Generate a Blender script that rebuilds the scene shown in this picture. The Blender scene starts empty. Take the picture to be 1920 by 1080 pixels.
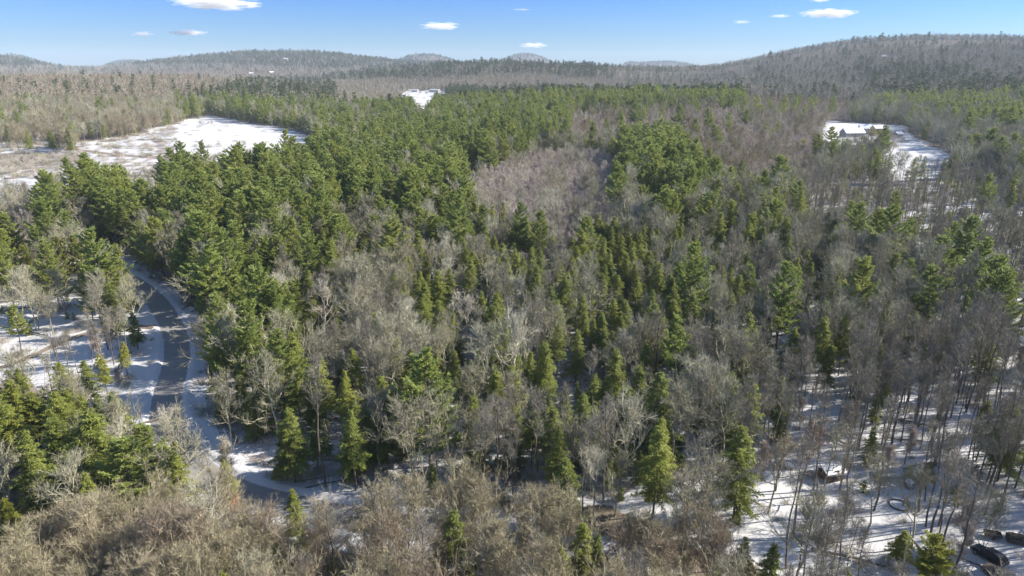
import bpy, math, random, time
import numpy as np
T0 = time.time()
R = math.radians
rng = np.random.default_rng(11)
random.seed(11)
scene = bpy.context.scene
COL = scene.collection

# ------------------------------------------------------------------ camera, sky, sun
H = 68.0
PITCH = R(17.96)
FPX = 1280.0
SUN_EL = R(31); SUN_AZ = R(9)          # azimuth measured from +X towards +Y
cam_d = bpy.data.cameras.new("camera"); cam = bpy.data.objects.new("camera", cam_d); COL.objects.link(cam)
cam.location = (0, 0, H); cam.rotation_euler = (R(90) - PITCH, 0, 0)
cam_d.sensor_width = 36; cam_d.lens = 36 * FPX / 1920; cam_d.clip_end = 40000; cam_d.clip_start = 1
scene.camera = cam
world = bpy.data.worlds.new("World"); scene.world = world; world.use_nodes = True
wn = world.node_tree.nodes; wl = world.node_tree.links
sky = wn.new("ShaderNodeTexSky"); sky.sky_type = 'NISHITA'; sky.sun_disc = False
sky.sun_elevation = SUN_EL
sky.sun_rotation = R(90) - SUN_AZ
sky.altitude = 0; sky.air_density = 1.0; sky.dust_density = 0.3; sky.ozone_density = 1.5
wn["Background"].inputs[1].default_value = 0.085
tint = wn.new("ShaderNodeMix"); tint.data_type = 'RGBA'; tint.blend_type = 'MULTIPLY'; tint.inputs[0].default_value = 1
wl.new(sky.outputs[0], tint.inputs[6]); 
wtc = wn.new("ShaderNodeTexCoord"); wsep = wn.new("ShaderNodeSeparateXYZ"); wl.new(wtc.outputs["Generated"], wsep.inputs[0])
wrp = wn.new("ShaderNodeValToRGB"); wl.new(wsep.outputs[2], wrp.inputs[0]); wl.new(wrp.outputs[0], tint.inputs[7])
wrp.color_ramp.elements[0].color = (.335, .50, .80, 1); wrp.color_ramp.elements[1].position = .10; wrp.color_ramp.elements[1].color = (.19, .385, .86, 1)
we = wrp.color_ramp.elements.new(.45); we.color = (.80, .88, 1.0, 1)
wl.new(tint.outputs[2], wn["Background"].inputs[0])
sun_d = bpy.data.lights.new("sun", 'SUN'); sun_d.energy = 5.0; sun_d.angle = R(0.5); sun_d.color = (1, 0.93, 0.82)
sun = bpy.data.objects.new("sun", sun_d); COL.objects.link(sun)
from mathutils import Vector
sdir = Vector((math.cos(SUN_EL) * math.cos(SUN_AZ), math.cos(SUN_EL) * math.sin(SUN_AZ), math.sin(SUN_EL)))
sun.rotation_euler = sdir.to_track_quat('Z', 'Y').to_euler(); sun.location = (200, 80, 200)
scene.view_settings.view_transform = 'Standard'; scene.view_settings.look = 'None'
scene.view_settings.exposure = 1.24; scene.view_settings.gamma = 1
scene.cycles.max_bounces = 12; scene.cycles.diffuse_bounces = 3; scene.cycles.transmission_bounces = 3
scene.cycles.transparent_max_bounces = 4; scene.cycles.volume_bounces = 10
scene.cycles.use_denoising = True

# ------------------------------------------------------------------ helpers
def tag(o, label=None, cat=None, group=None, kind=None):
    if label: o["label"] = label
    if cat: o["category"] = cat
    if group: o["group"] = group
    if kind: o["kind"] = kind
    return o
def empty(name, loc=(0, 0, 0), rz=0):
    o = bpy.data.objects.new(name, None); COL.objects.link(o)
    o.location = loc; o.rotation_euler = (0, 0, rz); o.empty_display_size = .5
    return o
def mesh_from(name, V, F, mats, midx=None, smooth=False):
    """V (n,3) array; F list of arrays of faces (each array (m,k))"""
    me = bpy.data.meshes.new(name)
    V = np.asarray(V, dtype=np.float32)
    me.vertices.add(len(V)); me.vertices.foreach_set("co", V.ravel())
    loops = np.concatenate([np.asarray(f, dtype=np.int32).ravel() for f in F])
    tot = np.concatenate([np.full(len(f), np.asarray(f).shape[1], dtype=np.int32) for f in F])
    st = np.concatenate([[0], np.cumsum(tot)[:-1]]).astype(np.int32)
    me.loops.add(len(loops)); me.loops.foreach_set("vertex_index", loops)
    me.polygons.add(len(tot)); me.polygons.foreach_set("loop_start", st)
    if midx is not None: me.polygons.foreach_set("material_index", np.asarray(midx, dtype=np.int32))
    me.polygons.foreach_set("use_smooth", np.full(len(tot), smooth))
    for m in mats: me.materials.append(m)
    me.update(calc_edges=True); me.validate()
    return me
def obj(name, me, parent=None, link=True):
    o = bpy.data.objects.new(name, me)
    if link: COL.objects.link(o)
    if parent: o.parent = parent
    return o
class Geo:
    """collects tubes and triangles"""
    def __init__(s): s.V = []; s.Q = []; s.T = []; s.n = 0
    def tube(s, pts, rad, k=5, cap=False):
        pts = np.asarray(pts, float); rad = np.asarray(rad, float); m = len(pts)
        t = np.gradient(pts, axis=0); t /= np.linalg.norm(t, axis=1)[:, None] + 1e-9
        a = np.where(np.abs(t[:, 2:3]) > .9, np.array([[1., 0, 0]]), np.array([[0., 0, 1]]))
        u = np.cross(t, a); u /= np.linalg.norm(u, axis=1)[:, None] + 1e-9
        v = np.cross(t, u)
        an = np.arange(k) * 2 * np.pi / k
        P = pts[:, None, :] + rad[:, None, None] * (np.cos(an)[None, :, None] * u[:, None, :] + np.sin(an)[None, :, None] * v[:, None, :])
        i = np.arange(m - 1)[:, None] * k + np.arange(k)[None]; j = np.arange(m - 1)[:, None] * k + (np.arange(k)[None] + 1) % k
        s.V.append(P.reshape(-1, 3)); s.Q.append(np.stack([i, j, j + k, i + k], -1).reshape(-1, 4) + s.n)
        if cap:
            for e in (0, (m - 1) * k): s.T.append(np.array([[e, e + q, e + q + 1] for q in range(1, k - 1)]) + s.n)
        s.n += m * k
    def tris(s, P, D, L, W, S=None, r=rng):
        """thin triangles: base P, direction D, length L, width W"""
        P = np.asarray(P, float); n = len(P)
        if n == 0: return
        D = D / (np.linalg.norm(D, axis=1)[:, None] + 1e-9)
        if S is None: S = r.normal(size=(n, 3))
        S = S - (S * D).sum(1)[:, None] * D; S /= np.linalg.norm(S, axis=1)[:, None] + 1e-9
        L = np.broadcast_to(np.asarray(L, float), (n,))[:, None]; W = np.broadcast_to(np.asarray(W, float), (n,))[:, None]
        V = np.stack([P - S * W / 2, P + S * W / 2, P + D * L], 1).reshape(-1, 3)
        s.V.append(V); s.T.append(np.arange(3 * n).reshape(n, 3) + s.n); s.n += 3 * n
    def box(s, x0, y0, z0, x1, y1, z1):
        s.hexa([(x0, y0, z0), (x1, y0, z0), (x1, y1, z0), (x0, y1, z0), (x0, y0, z1), (x1, y0, z1), (x1, y1, z1), (x0, y1, z1)])
    def hexa(s, c):
        s.V.append(np.array(c, float)); s.Q.append(np.array([[0, 3, 2, 1], [4, 5, 6, 7], [0, 1, 5, 4], [1, 2, 6, 5], [2, 3, 7, 6], [3, 0, 4, 7]]) + s.n); s.n += 8
    def prism(s, prof, x0, x1):
        """profile in (y,z), extruded along x"""
        k = len(prof)
        V = [(x0, a, b) for a, b in prof] + [(x1, a, b) for a, b in prof]
        s.V.append(np.array(V, float))
        s.Q.append(np.array([[i, (i + 1) % k, (i + 1) % k + k, i + k] for i in range(k)]) + s.n)
        s.T.append(np.array([[0, q + 1, q] for q in range(1, k - 1)] + [[k, k + q, k + q + 1] for q in range(1, k - 1)]) + s.n)
        s.n += 2 * k
    def arrays(s):
        V = np.concatenate(s.V) if s.V else np.zeros((0, 3))
        Q = np.concatenate(s.Q) if s.Q else np.zeros((0, 4), int); T = np.concatenate(s.T) if s.T else np.zeros((0, 3), int)
        return V, Q, T
    def mesh(s, name, mat, smooth=False):
        V, Q, T = s.arrays(); F = [f for f in (Q, T) if len(f)]
        return mesh_from(name, V, F, [mat] if mat else [], smooth=smooth)
def joined(name, parts, smooth=False):
    V = []; F = []; mi = []; mats = []; n = 0
    for k, (g, m) in enumerate(parts):
        v, q, t = g.arrays(); V.append(v); mats.append(m)
        for f in (q, t):
            if len(f): F.append(f + n); mi.append(np.full(len(f), k))
        n += len(v)
    return mesh_from(name, np.concatenate(V), F, mats, np.concatenate(mi), smooth)

# ------------------------------------------------------------------ materials
def newmat(name):
    m = bpy.data.materials.new(name); m.use_nodes = True; nt = m.node_tree
    return m, nt.nodes, nt.links, nt.nodes["Principled BSDF"]
def ramp(nodes, links, fac, stops):
    r = nodes.new("ShaderNodeValToRGB"); e = r.color_ramp.elements
    while len(e) < len(stops): e.new(.5)
    for i, (p, c) in enumerate(stops): e[i].position = p; e[i].color = (*c, 1)
    links.new(fac, r.inputs[0]); return r.outputs[0]
def noise(nodes, links, vec, scale, detail=3, rough=.55):
    n = nodes.new("ShaderNodeTexNoise"); n.inputs["Scale"].default_value = scale
    n.inputs["Detail"].default_value = detail; n.inputs["Roughness"].default_value = rough
    if vec is not None: links.new(vec, n.inputs["Vector"])
    return n.outputs["Fac"]
def mixc(nodes, links, fac, a, b, mode='MIX'):
    m = nodes.new("ShaderNodeMix"); m.data_type = 'RGBA'; m.blend_type = mode
    if isinstance(fac, float): m.inputs[0].default_value = fac
    else: links.new(fac, m.inputs[0])
    for s, x in ((6, a), (7, b)):
        if isinstance(x, tuple): m.inputs[s].default_value = (*x, 1)
        else: links.new(x, m.inputs[s])
    return m.outputs[2]
def mathn(nodes, links, op, a, b=None, clamp=False):
    m = nodes.new("ShaderNodeMath"); m.operation = op; m.use_clamp = clamp
    for s, x in ((0, a), (1, b)):
        if x is None: continue
        if isinstance(x, (int, float)): m.inputs[s].default_value = x
        else: links.new(x, m.inputs[s])
    return m.outputs[0]
def foliage_mat(name, stops, transl=.38, second=(.28, .30, .075)):
    m, N, L, bs = newmat(name)
    oi = N.new("ShaderNodeObjectInfo"); geo = N.new("ShaderNodeNewGeometry")
    c = ramp(N, L, oi.outputs["Random"], stops)
    n = noise(N, L, geo.outputs["Position"], .8, 3)
    c2 = mixc(N, L, mathn(N, L, 'MULTIPLY', n, .9), c, second)
    L.new(c2, bs.inputs["Base Color"]); bs.inputs["Roughness"].default_value = .55
    bs.inputs["Specular IOR Level"].default_value = .3
    tr = N.new("ShaderNodeBsdfTranslucent"); L.new(c2, tr.inputs[0])
    mx = N.new("ShaderNodeMixShader"); mx.inputs[0].default_value = transl
    L.new(bs.outputs[0], mx.inputs[1]); L.new(tr.outputs[0], mx.inputs[2])
    L.new(mx.outputs[0], N["Material Output"].inputs[0])
    return m
def bark_mat(name, stops, dark=(.05, .04, .035)):
    m, N, L, bs = newmat(name)
    oi = N.new("ShaderNodeObjectInfo"); geo = N.new("ShaderNodeNewGeometry")
    c = ramp(N, L, oi.outputs["Random"], stops)
    n = noise(N, L, geo.outputs["Position"], 1.7, 4, .7)
    f = mathn(N, L, 'MULTIPLY', mathn(N, L, 'SUBTRACT', n, .45, True), 2.2, True)
    L.new(mixc(N, L, f, c, dark), bs.inputs["Base Color"]); bs.inputs["Roughness"].default_value = .85
    bs.inputs["Specular IOR Level"].default_value = .2
    return m
M = {}
M['pine'] = foliage_mat("pine_needles", [(0, (.28, .365, .10)), (.5, (.34, .41, .115)), (.8, (.43, .47, .12)), (1, (.21, .29, .09))])
M['hem'] = foliage_mat("hemlock_needles", [(0, (.15, .20, .045)), (.4, (.21, .25, .05)), (.75, (.29, .315, .055)), (1, (.12, .165, .045))])
M['yel'] = foliage_mat("yellow_green_needles", [(0, (.34, .36, .045)), (1, (.38, .37, .04))])
M['olive'] = foliage_mat("olive_needles", [(0, (.25, .265, .06)), (1, (.27, .25, .065))])
M['bark'] = bark_mat("bark", [(0, (.12, .10, .08)), (1, (.17, .145, .12))])
M['twig'] = bark_mat("grey_twigs", [(0, (.28, .26, .18)), (.3, (.37, .355, .25)), (.5, (.29, .265, .19)), (.75, (.40, .385, .28)), (.95, (.54, .51, .40)), (1, (.24, .23, .17))], (.13, .115, .08))
M['twigtan'] = bark_mat("tan_twigs", [(0, (.30, .265, .175)), (.5, (.36, .325, .21)), (1, (.28, .225, .165))], (.14, .115, .085))
M['twigred'] = bark_mat("reddish_twigs", [(0, (.46, .395, .35)), (.5, (.52, .46, .405)), (1, (.43, .385, .34))], (.31, .265, .235))
M['twigdark'] = bark_mat("dark_twigs", [(0, (.21, .19, .15)), (1, (.29, .265, .21))], (.10, .09, .075))
M['fargrey_shaded'] = bark_mat("grey_woodland", [(0, (.27, .245, .185)), (.5, (.32, .29, .22)), (1, (.37, .335, .26))], (.17, .15, .12))  # far copy of the grey twigs, missing crown self-shadow darkened into the colour
M['fartan_shaded'] = bark_mat("brown_woodland", [(0, (.25, .20, .135)), (.6, (.30, .245, .16)), (1, (.26, .18, .125))], (.15, .115, .08))  # tan twigs for far models, self-shadow put into the darker colour
M['farred_shaded'] = bark_mat("reddish_woodland", [(0, (.34, .265, .22)), (1, (.39, .31, .255))], (.23, .175, .145))  # reddish twigs for far models, darkened in place of self-shadow
M['fargreen_shaded'] = foliage_mat("far_needles_shaded", [(0, (.10, .135, .04)), (.5, (.14, .17, .05)), (.8, (.19, .215, .055)), (1, (.075, .105, .045))], .2, (.11, .13, .05))  # darker needles for far conifers, shade within the crowns painted into the colour
M['pale'] = bark_mat("pale_bark", [(0, (.5, .46, .37)), (1, (.55, .5, .42))], (.3, .26, .2))
M['rust'] = bark_mat("rust_leaves", [(0, (.30, .15, .07)), (1, (.33, .19, .09))], (.18, .09, .05))
def flat(name, c, rough=.6, var=.25, scale=3., metal=0):
    m, N, L, bs = newmat(name); tc = N.new("ShaderNodeTexCoord")
    n = noise(N, L, tc.outputs["Object"], scale, 4, .6)
    d = tuple(x * (1 - var) for x in c)
    L.new(mixc(N, L, n, c, d), bs.inputs["Base Color"]); bs.inputs["Roughness"].default_value = rough
    bs.inputs["Metallic"].default_value = metal
    return m
M['snowobj'] = flat("roof_snow", (.78, .79, .82), .7, .08, 1.5)
M['yellow'] = flat("yellow_clapboard", (.55, .40, .13), .7, .15)
M['white'] = flat("white_clapboard", (.5, .48, .44), .7, .15)
M['grey'] = flat("grey_siding", (.30, .30, .30), .7, .2)
M['brown'] = flat("brown_siding", (.22, .13, .08), .7, .3)
M['dark'] = flat("dark_trim", (.05, .045, .04), .5, .2)
M['shingle'] = flat("shingles", (.17, .145, .12), .85, .3, 2)
M['glass'] = flat("window_glass", (.03, .035, .045), .08, .1)
M['stone'] = flat("stone", (.28, .25, .22), .85, .4, .7)
M['carblack'] = flat("black_paint", (.02, .02, .023), .25, .1); M['carbrown'] = flat("dull_brown_paint", (.10, .085, .07), .35, .2)
M['tyre'] = flat("rubber", (.02, .02, .02), .9, .1); M['metal'] = flat("grey_metal", (.3, .3, .31), .4, .2, 3, .6)
M['lamp'] = flat("lamp_glass", (.5, .5, .5), .1, .1); M['red'] = flat("red_lens", (.3, .02, .02), .2, .1)
M['orange'] = flat("orange_leaves", (.55, .2, .05), .7, .3)

# ground: snow with leaf litter, amount of snow cover in a vertex attribute
def ground_mat():
    m, N, L, bs = newmat("snowy_ground")
    geo = N.new("ShaderNodeNewGeometry"); at = N.new("ShaderNodeAttribute"); at.attribute_name = "snow"
    P = geo.outputs["Position"]
    n1 = noise(N, L, P, .22, 5, .65); n2 = noise(N, L, P, 1.3, 4, .7); n3 = noise(N, L, P, .02, 4, .6)
    n4 = noise(N, L, P, 3.5, 3, .7)
    s = mathn(N, L, 'ADD', mathn(N, L, 'MULTIPLY', n1, .35), mathn(N, L, 'MULTIPLY', n2, .35))
    s = mathn(N, L, 'ADD', s, mathn(N, L, 'MULTIPLY', n4, .3))
    cov = mathn(N, L, 'SUBTRACT', mathn(N, L, 'ADD', at.outputs["Fac"], .12), s)
    cov = mathn(N, L, 'MULTIPLY', mathn(N, L, 'ADD', cov, .06), 8, True)
    snow = ramp(N, L, n2, [(.2, (.49, .49, .50)), (.8, (.56, .56, .565))])
    lit = ramp(N, L, n1, [(.25, (.10, .075, .055)), (.5, (.16, .125, .09)), (.75, (.21, .175, .13))])
    lit = mixc(N, L, mathn(N, L, 'MULTIPLY', n3, .5), lit, (.13, .12, .09))
    c = mixc(N, L, cov, lit, snow)
    L.new(c, bs.inputs["Base Color"]); bs.inputs["Roughness"].default_value = .75; bs.inputs["Specular IOR Level"].default_value = .25
    bm = N.new("ShaderNodeBump"); bm.inputs["Strength"].default_value = .5; bm.inputs["Distance"].default_value = .35
    L.new(mathn(N, L, 'ADD', n1, n2), bm.inputs["Height"]); L.new(bm.outputs[0], bs.inputs["Normal"])
    return m
M['ground'] = ground_mat()
def road_mat():
    m, N, L, bs = newmat("asphalt")
    uv = N.new("ShaderNodeAttribute"); uv.attribute_name = "across"; geo = N.new("ShaderNodeNewGeometry"); P = geo.outputs["Position"]
    a = uv.outputs["Fac"]
    n = noise(N, L, P, .5, 5, .6); n2 = noise(N, L, P, 9, 3, .6)
    c = ramp(N, L, n, [(.3, (.215, .205, .19)), (.7, (.255, .245, .23))])
    c = mixc(N, L, mathn(N, L, 'MULTIPLY', n2, .35), c, (.16, .16, .155))
    # salt-dusted strips between the wheel paths
    w = mathn(N, L, 'ABSOLUTE', mathn(N, L, 'SINE', mathn(N, L, 'MULTIPLY', a, 6.28)))
    c = mixc(N, L, mathn(N, L, 'MULTIPLY', w, .12), c, (.28, .28, .275))
    # snow dust at the edges
    e = mathn(N, L, 'SUBTRACT', mathn(N, L, 'ABSOLUTE', mathn(N, L, 'SUBTRACT', a, .5)), .44)
    e = mathn(N, L, 'MULTIPLY', mathn(N, L, 'ADD', e, mathn(N, L, 'MULTIPLY', mathn(N, L, 'SUBTRACT', n, .5), .2)), 14, True)
    c = mixc(N, L, e, c, (.5, .5, .53))
    L.new(c, bs.inputs["Base Color"]); bs.inputs["Roughness"].default_value = .8
    return m
M['road'] = road_mat()
M['path'] = flat("packed_dirt", (.26, .20, .15), .9, .45, .6)

# ------------------------------------------------------------------ projection helpers and terrain
cp, sp = math.cos(PITCH), math.sin(PITCH)
def proj(X, Y, Z):
    """world -> photo pixels (1920x1080)"""
    dz = H - Z; d = Y * cp + dz * sp; v = dz * cp - Y * sp
    d = np.where(d < 1, 1, d)
    return 960 + FPX * X / d, 540 + FPX * v / d, d
def raydir(px, py):
    a = (np.asarray(px, float) - 960) / FPX; b = (np.asarray(py, float) - 540) / FPX
    return a, cp - b * sp, -(sp + b * cp)
def zpx(d, y):
    """height at forward distance d that shows at image row y"""
    b = (y - 540) / FPX
    return H - d * (sp + b * cp) / (cp - b * sp)
CX = np.array([-400, 0, 150, 300, 450, 600, 750, 900, 1050, 1200, 1350, 1500, 1650, 1800, 1920, 2400], float)
CU = (CX - 960) / FPX / 1.05
def sk(d, ys, tree=13): return [zpx(d, y) - tree for y in ys]
ROWS = [
 (40, [0] * 16), (150, [0] * 16),
 (300, [1, 1, 1, 1, 2, 2, 2, 2, 2, 2, 2, 2, 2, 2, 2, 2]),
 (450, [4, 4, 4, 4, 4, 4, 4, 4, 5, 6, 6, 6, 6, 6, 6, 6]),
 (600, [9, 9, 10, 10, 9, 7, 5, 7, 9, 10, 11, 12, 12, 12, 12, 12]),
 (850, [15, 15, 15, 15, 13, 10, 9, 15, 19, 20, 19, 16, 15, 17, 21, 26]),
 (1100, [22, 22, 24, 24, 18, 12, 2, 6, 12, 14, 15, 17, 20, 26, 32, 40]),
 (1500, [30, 34, 36, 35, 26, 12, -4, -2, 0, 2, 14, 28, 42, 50, 57, 70]),
 (1900, [20, 24, 25, 25, 20, 14, 14, 22, 22, 12, 24, 52, 78, 88, 92, 100]),
 (2400, [18, 18, 18, 18, 20] + sk(2400, [150, 128, 117, 120, 127, 123, 91, 71, 68, 72, 85], 12)),
 (3200, [30, 25, 15, 20, 30, 35, 40, 40, 40, 35, 40, 85, 120, 125, 120, 110]),
 (4500, sk(4500, [112, 104, 127, 112, 98, 97, 114, 120, 127, 130, 130, 126, 110, 105, 100, 100], 10)),
 (5800, [60, 55, 40, 50, 70, 80, 70, 55, 50, 50, 50, 60, 60, 60, 60, 60]),
 (8000, sk(8000, [126] * 12 + [128, 128, 128, 128], 8)),
 (12000, [30] * 16), (16000, [10] * 16)]
RD = np.log(np.array([r[0] for r in ROWS])); RZ = np.array([r[1] for r in ROWS])
def cr(p0, p1, p2, p3, t):
    return .5 * (2 * p1 + (p2 - p0) * t + (2 * p0 - 5 * p1 + 4 * p2 - p3) * t * t + (3 * p1 - p0 - 3 * p2 + p3) * t ** 3)
_k = [(rng.normal(size=2), rng.uniform(0, 6.28)) for _ in range(24)]
def wob(X, Y, wl):
    s = 0
    for i, (d, ph) in enumerate(_k[:8]):
        d = d / np.linalg.norm(d) * (2 * np.pi / wl) * (1 + .23 * i); s = s + np.sin(X * d[0] + Y * d[1] + ph) / (1 + .3 * i)
    return s / 3
def base_T(X, Y):
    X = np.asarray(X, float); Y = np.asarray(Y, float)
    d = np.clip(Y, 40, 15900); u = np.clip(X / d, CU[0], CU[-1])
    ri = np.interp(np.log(d), RD, np.arange(len(RD))); ci = np.interp(u, CU, np.arange(16))
    r0 = np.clip(ri.astype(int), 0, len(RD) - 2); c0 = np.clip(ci.astype(int), 0, 14); tr = ri - r0; tc = ci - c0
    nr = len(RD) - 1
    def row(r):
        r = np.clip(r, 0, nr)
        return cr(RZ[r, np.clip(c0 - 1, 0, 15)], RZ[r, c0], RZ[r, np.clip(c0 + 1, 0, 15)], RZ[r, np.clip(c0 + 2, 0, 15)], tc)
    z = cr(row(r0 - 1), row(r0), row(r0 + 1), row(r0 + 2), tr)
    pxu = 960 + FPX * 1.05 * u
    for pc, w_, d0, dw, yt in ((245, 62, 7600, 900, 113), (330, 40, 5600, 500, 109), (800, 78, 6000, 700, 102), (985, 62, 7800, 900, 101), (1240, 85, 8000, 900, 115), (1185, 30, 7600, 600, 116), (25, 75, 6500, 700, 103), (470, 70, 5200, 500, 97)):
        z = np.maximum(z, (zpx(d0, yt) - 8) * np.exp(-np.abs((pxu - pc) / w_) ** 2.4 - ((d - d0) / dw) ** 2))
    amp = np.clip((d - 100) / 1500, 0, 1)
    z = z + wob(X, Y, 90) * .5 + wob(X + 77, Y, 420) * 5 * amp * np.clip((d - 900) / 2000, 0, .6) + wob(X - 300, Y + 50, 900) * 4 * np.clip((d - 2500) / 3000, 0, 1)
    return z
# road: centre line picked on the photo, walked on the ground
def hit(px, py, Tf):
    a, b, c = raydir(px, py); t = np.geomspace(45, 15000, 6000)
    X = a * t; Y = b * t; Z = H + c * t
    k = np.argmax(Z < Tf(X, Y))
    if k == 0: k = len(t) - 1
    return X[k], Y[k]
RPX = [(150, 478), (205, 500), (245, 525), (282, 552), (308, 585), (328, 625), (333, 665), (322, 710), (311, 760), (318, 810), (352, 862), (402, 903), (470, 930), (570, 954), (700, 978), (850, 1000), (1000, 1030), (1130, 1075), (1250, 1140)]
rp = np.array([hit(x, y, base_T) for x, y in RPX])
def smooth_curve(p, n):
    p = np.vstack([2 * p[0] - p[1], p, 2 * p[-1] - p[-2]]); out = []
    for i in range(1, len(p) - 2):
        for t in np.linspace(0, 1, n, endpoint=False): out.append(cr(p[i - 1], p[i], p[i + 1], p[i + 2], t))
    out.append(p[-2]); return np.array(out)
RC = smooth_curve(rp, 14)
for _ in range(30): RC[1:-1] = (RC[:-2] + RC[1:-1] * 2 + RC[2:]) / 4
RCz = base_T(RC[:, 0], RC[:, 1])
for _ in range(40): RCz[1:-1] = (RCz[:-2] + RCz[1:-1] + RCz[2:]) / 3
def road_near(X, Y):
    X = np.asarray(X, float).ravel(); Y = np.asarray(Y, float).ravel()
    D = np.full(len(X), 1e9); I = np.zeros(len(X), int)
    m = (X > RC[:, 0].min() - 25) & (X < RC[:, 0].max() + 25) & (Y > RC[:, 1].min() - 25) & (Y < RC[:, 1].max() + 25)
    idx = np.nonzero(m)[0]
    for s in range(0, len(idx), 20000):
        q = idx[s:s + 20000]; dd = (X[q, None] - RC[None, :, 0]) ** 2 + (Y[q, None] - RC[None, :, 1]) ** 2
        I[q] = dd.argmin(1); D[q] = np.sqrt(dd.min(1))
    return D, I
RW = 2.9
def T(X, Y):
    X = np.asarray(X, float); Y = np.asarray(Y, float); sh = X.shape
    z = base_T(X, Y).ravel(); D, I = road_near(X, Y)
    w = np.clip((14 - D) / 8, 0, 1); w = w * w * (3 - 2 * w)
    z = z * (1 - w) + RCz[I] * w
    z = z - .22 * np.clip((RW + .5 - D) / .5, 0, 1)
    nx = wob(X.ravel(), Y.ravel(), 5)
    z = z + (.36 + .16 * nx) * np.exp(-((D - RW - 1.3) / .8) ** 2)
    return z.reshape(sh)
MOUND = [hit(395, 236, base_T), hit(430, 238, base_T), hit(360, 236, base_T)]
_T0 = T
def T(X, Y):
    z = _T0(X, Y); X = np.asarray(X, float); Y = np.asarray(Y, float)
    for (mx, my), a, w in zip(MOUND, (5.5, 3.0, 2.5), (9, 13, 8)): z = z + a * (1 + .5 * wob(X, Y, 7)) * np.exp(-((X - mx) / w) ** 2 - ((Y - my) / 9) ** 2)
    return z
def ground_at(px, py): 
    x, y = hit(px, py, base_T); return float(x), float(y)
def T1(x, y): return float(T(np.array([x]), np.array([y]))[0])
def top_at(px, py, h):
    """ground point whose tree of height h has its tip at that pixel"""
    x, y = hit(px, py, lambda X, Y: base_T(X, Y) + h); return float(x), float(y)
def inpoly(x, y, poly):
    x = np.asarray(x, float); y = np.asarray(y, float); c = np.zeros(x.shape, bool); n = len(poly)
    for i in range(n):
        x1, y1 = poly[i]; x2, y2 = poly[(i + 1) % n]
        k = (y1 > y) != (y2 > y)
        c ^= k & (x < (x2 - x1) * (y - y1) / ((y2 - y1) + 1e-9) + x1)
    return c

# open ground (photo polygons of bare snow), no trees whose base or middle falls inside
OPEN = {
 'upper field': [(-250, 262), (60, 262), (150, 268), (250, 255), (330, 234), (355, 224), (395, 216), (440, 226), (500, 236), (560, 246), (592, 262), (588, 285), (540, 292), (430, 300), (340, 305), (260, 330), (150, 318), (90, 345), (-250, 350)],
 'house yard': [(1545, 228), (1690, 235), (1720, 262), (1790, 292), (1775, 335), (1690, 340), (1640, 300), (1600, 275), (1545, 262)],
 'lot': [(752, 175), (768, 168), (800, 171), (818, 167), (838, 174), (836, 184), (815, 190), (806, 203), (778, 205), (770, 192), (757, 190)],
 'parking': [(1810, 985), (1930, 960), (1990, 1090), (1830, 1110)],
 'yard': [(90, 640), (175, 622), (170, 690), (60, 745), (0, 735), (0, 700)],
}
BRUSH = [(-400, 262), (60, 262), (140, 272), (150, 292), (165, 312), (60, 318), (-400, 322), (-400, 296), (90, 296), (90, 282), (-400, 280)]
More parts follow.
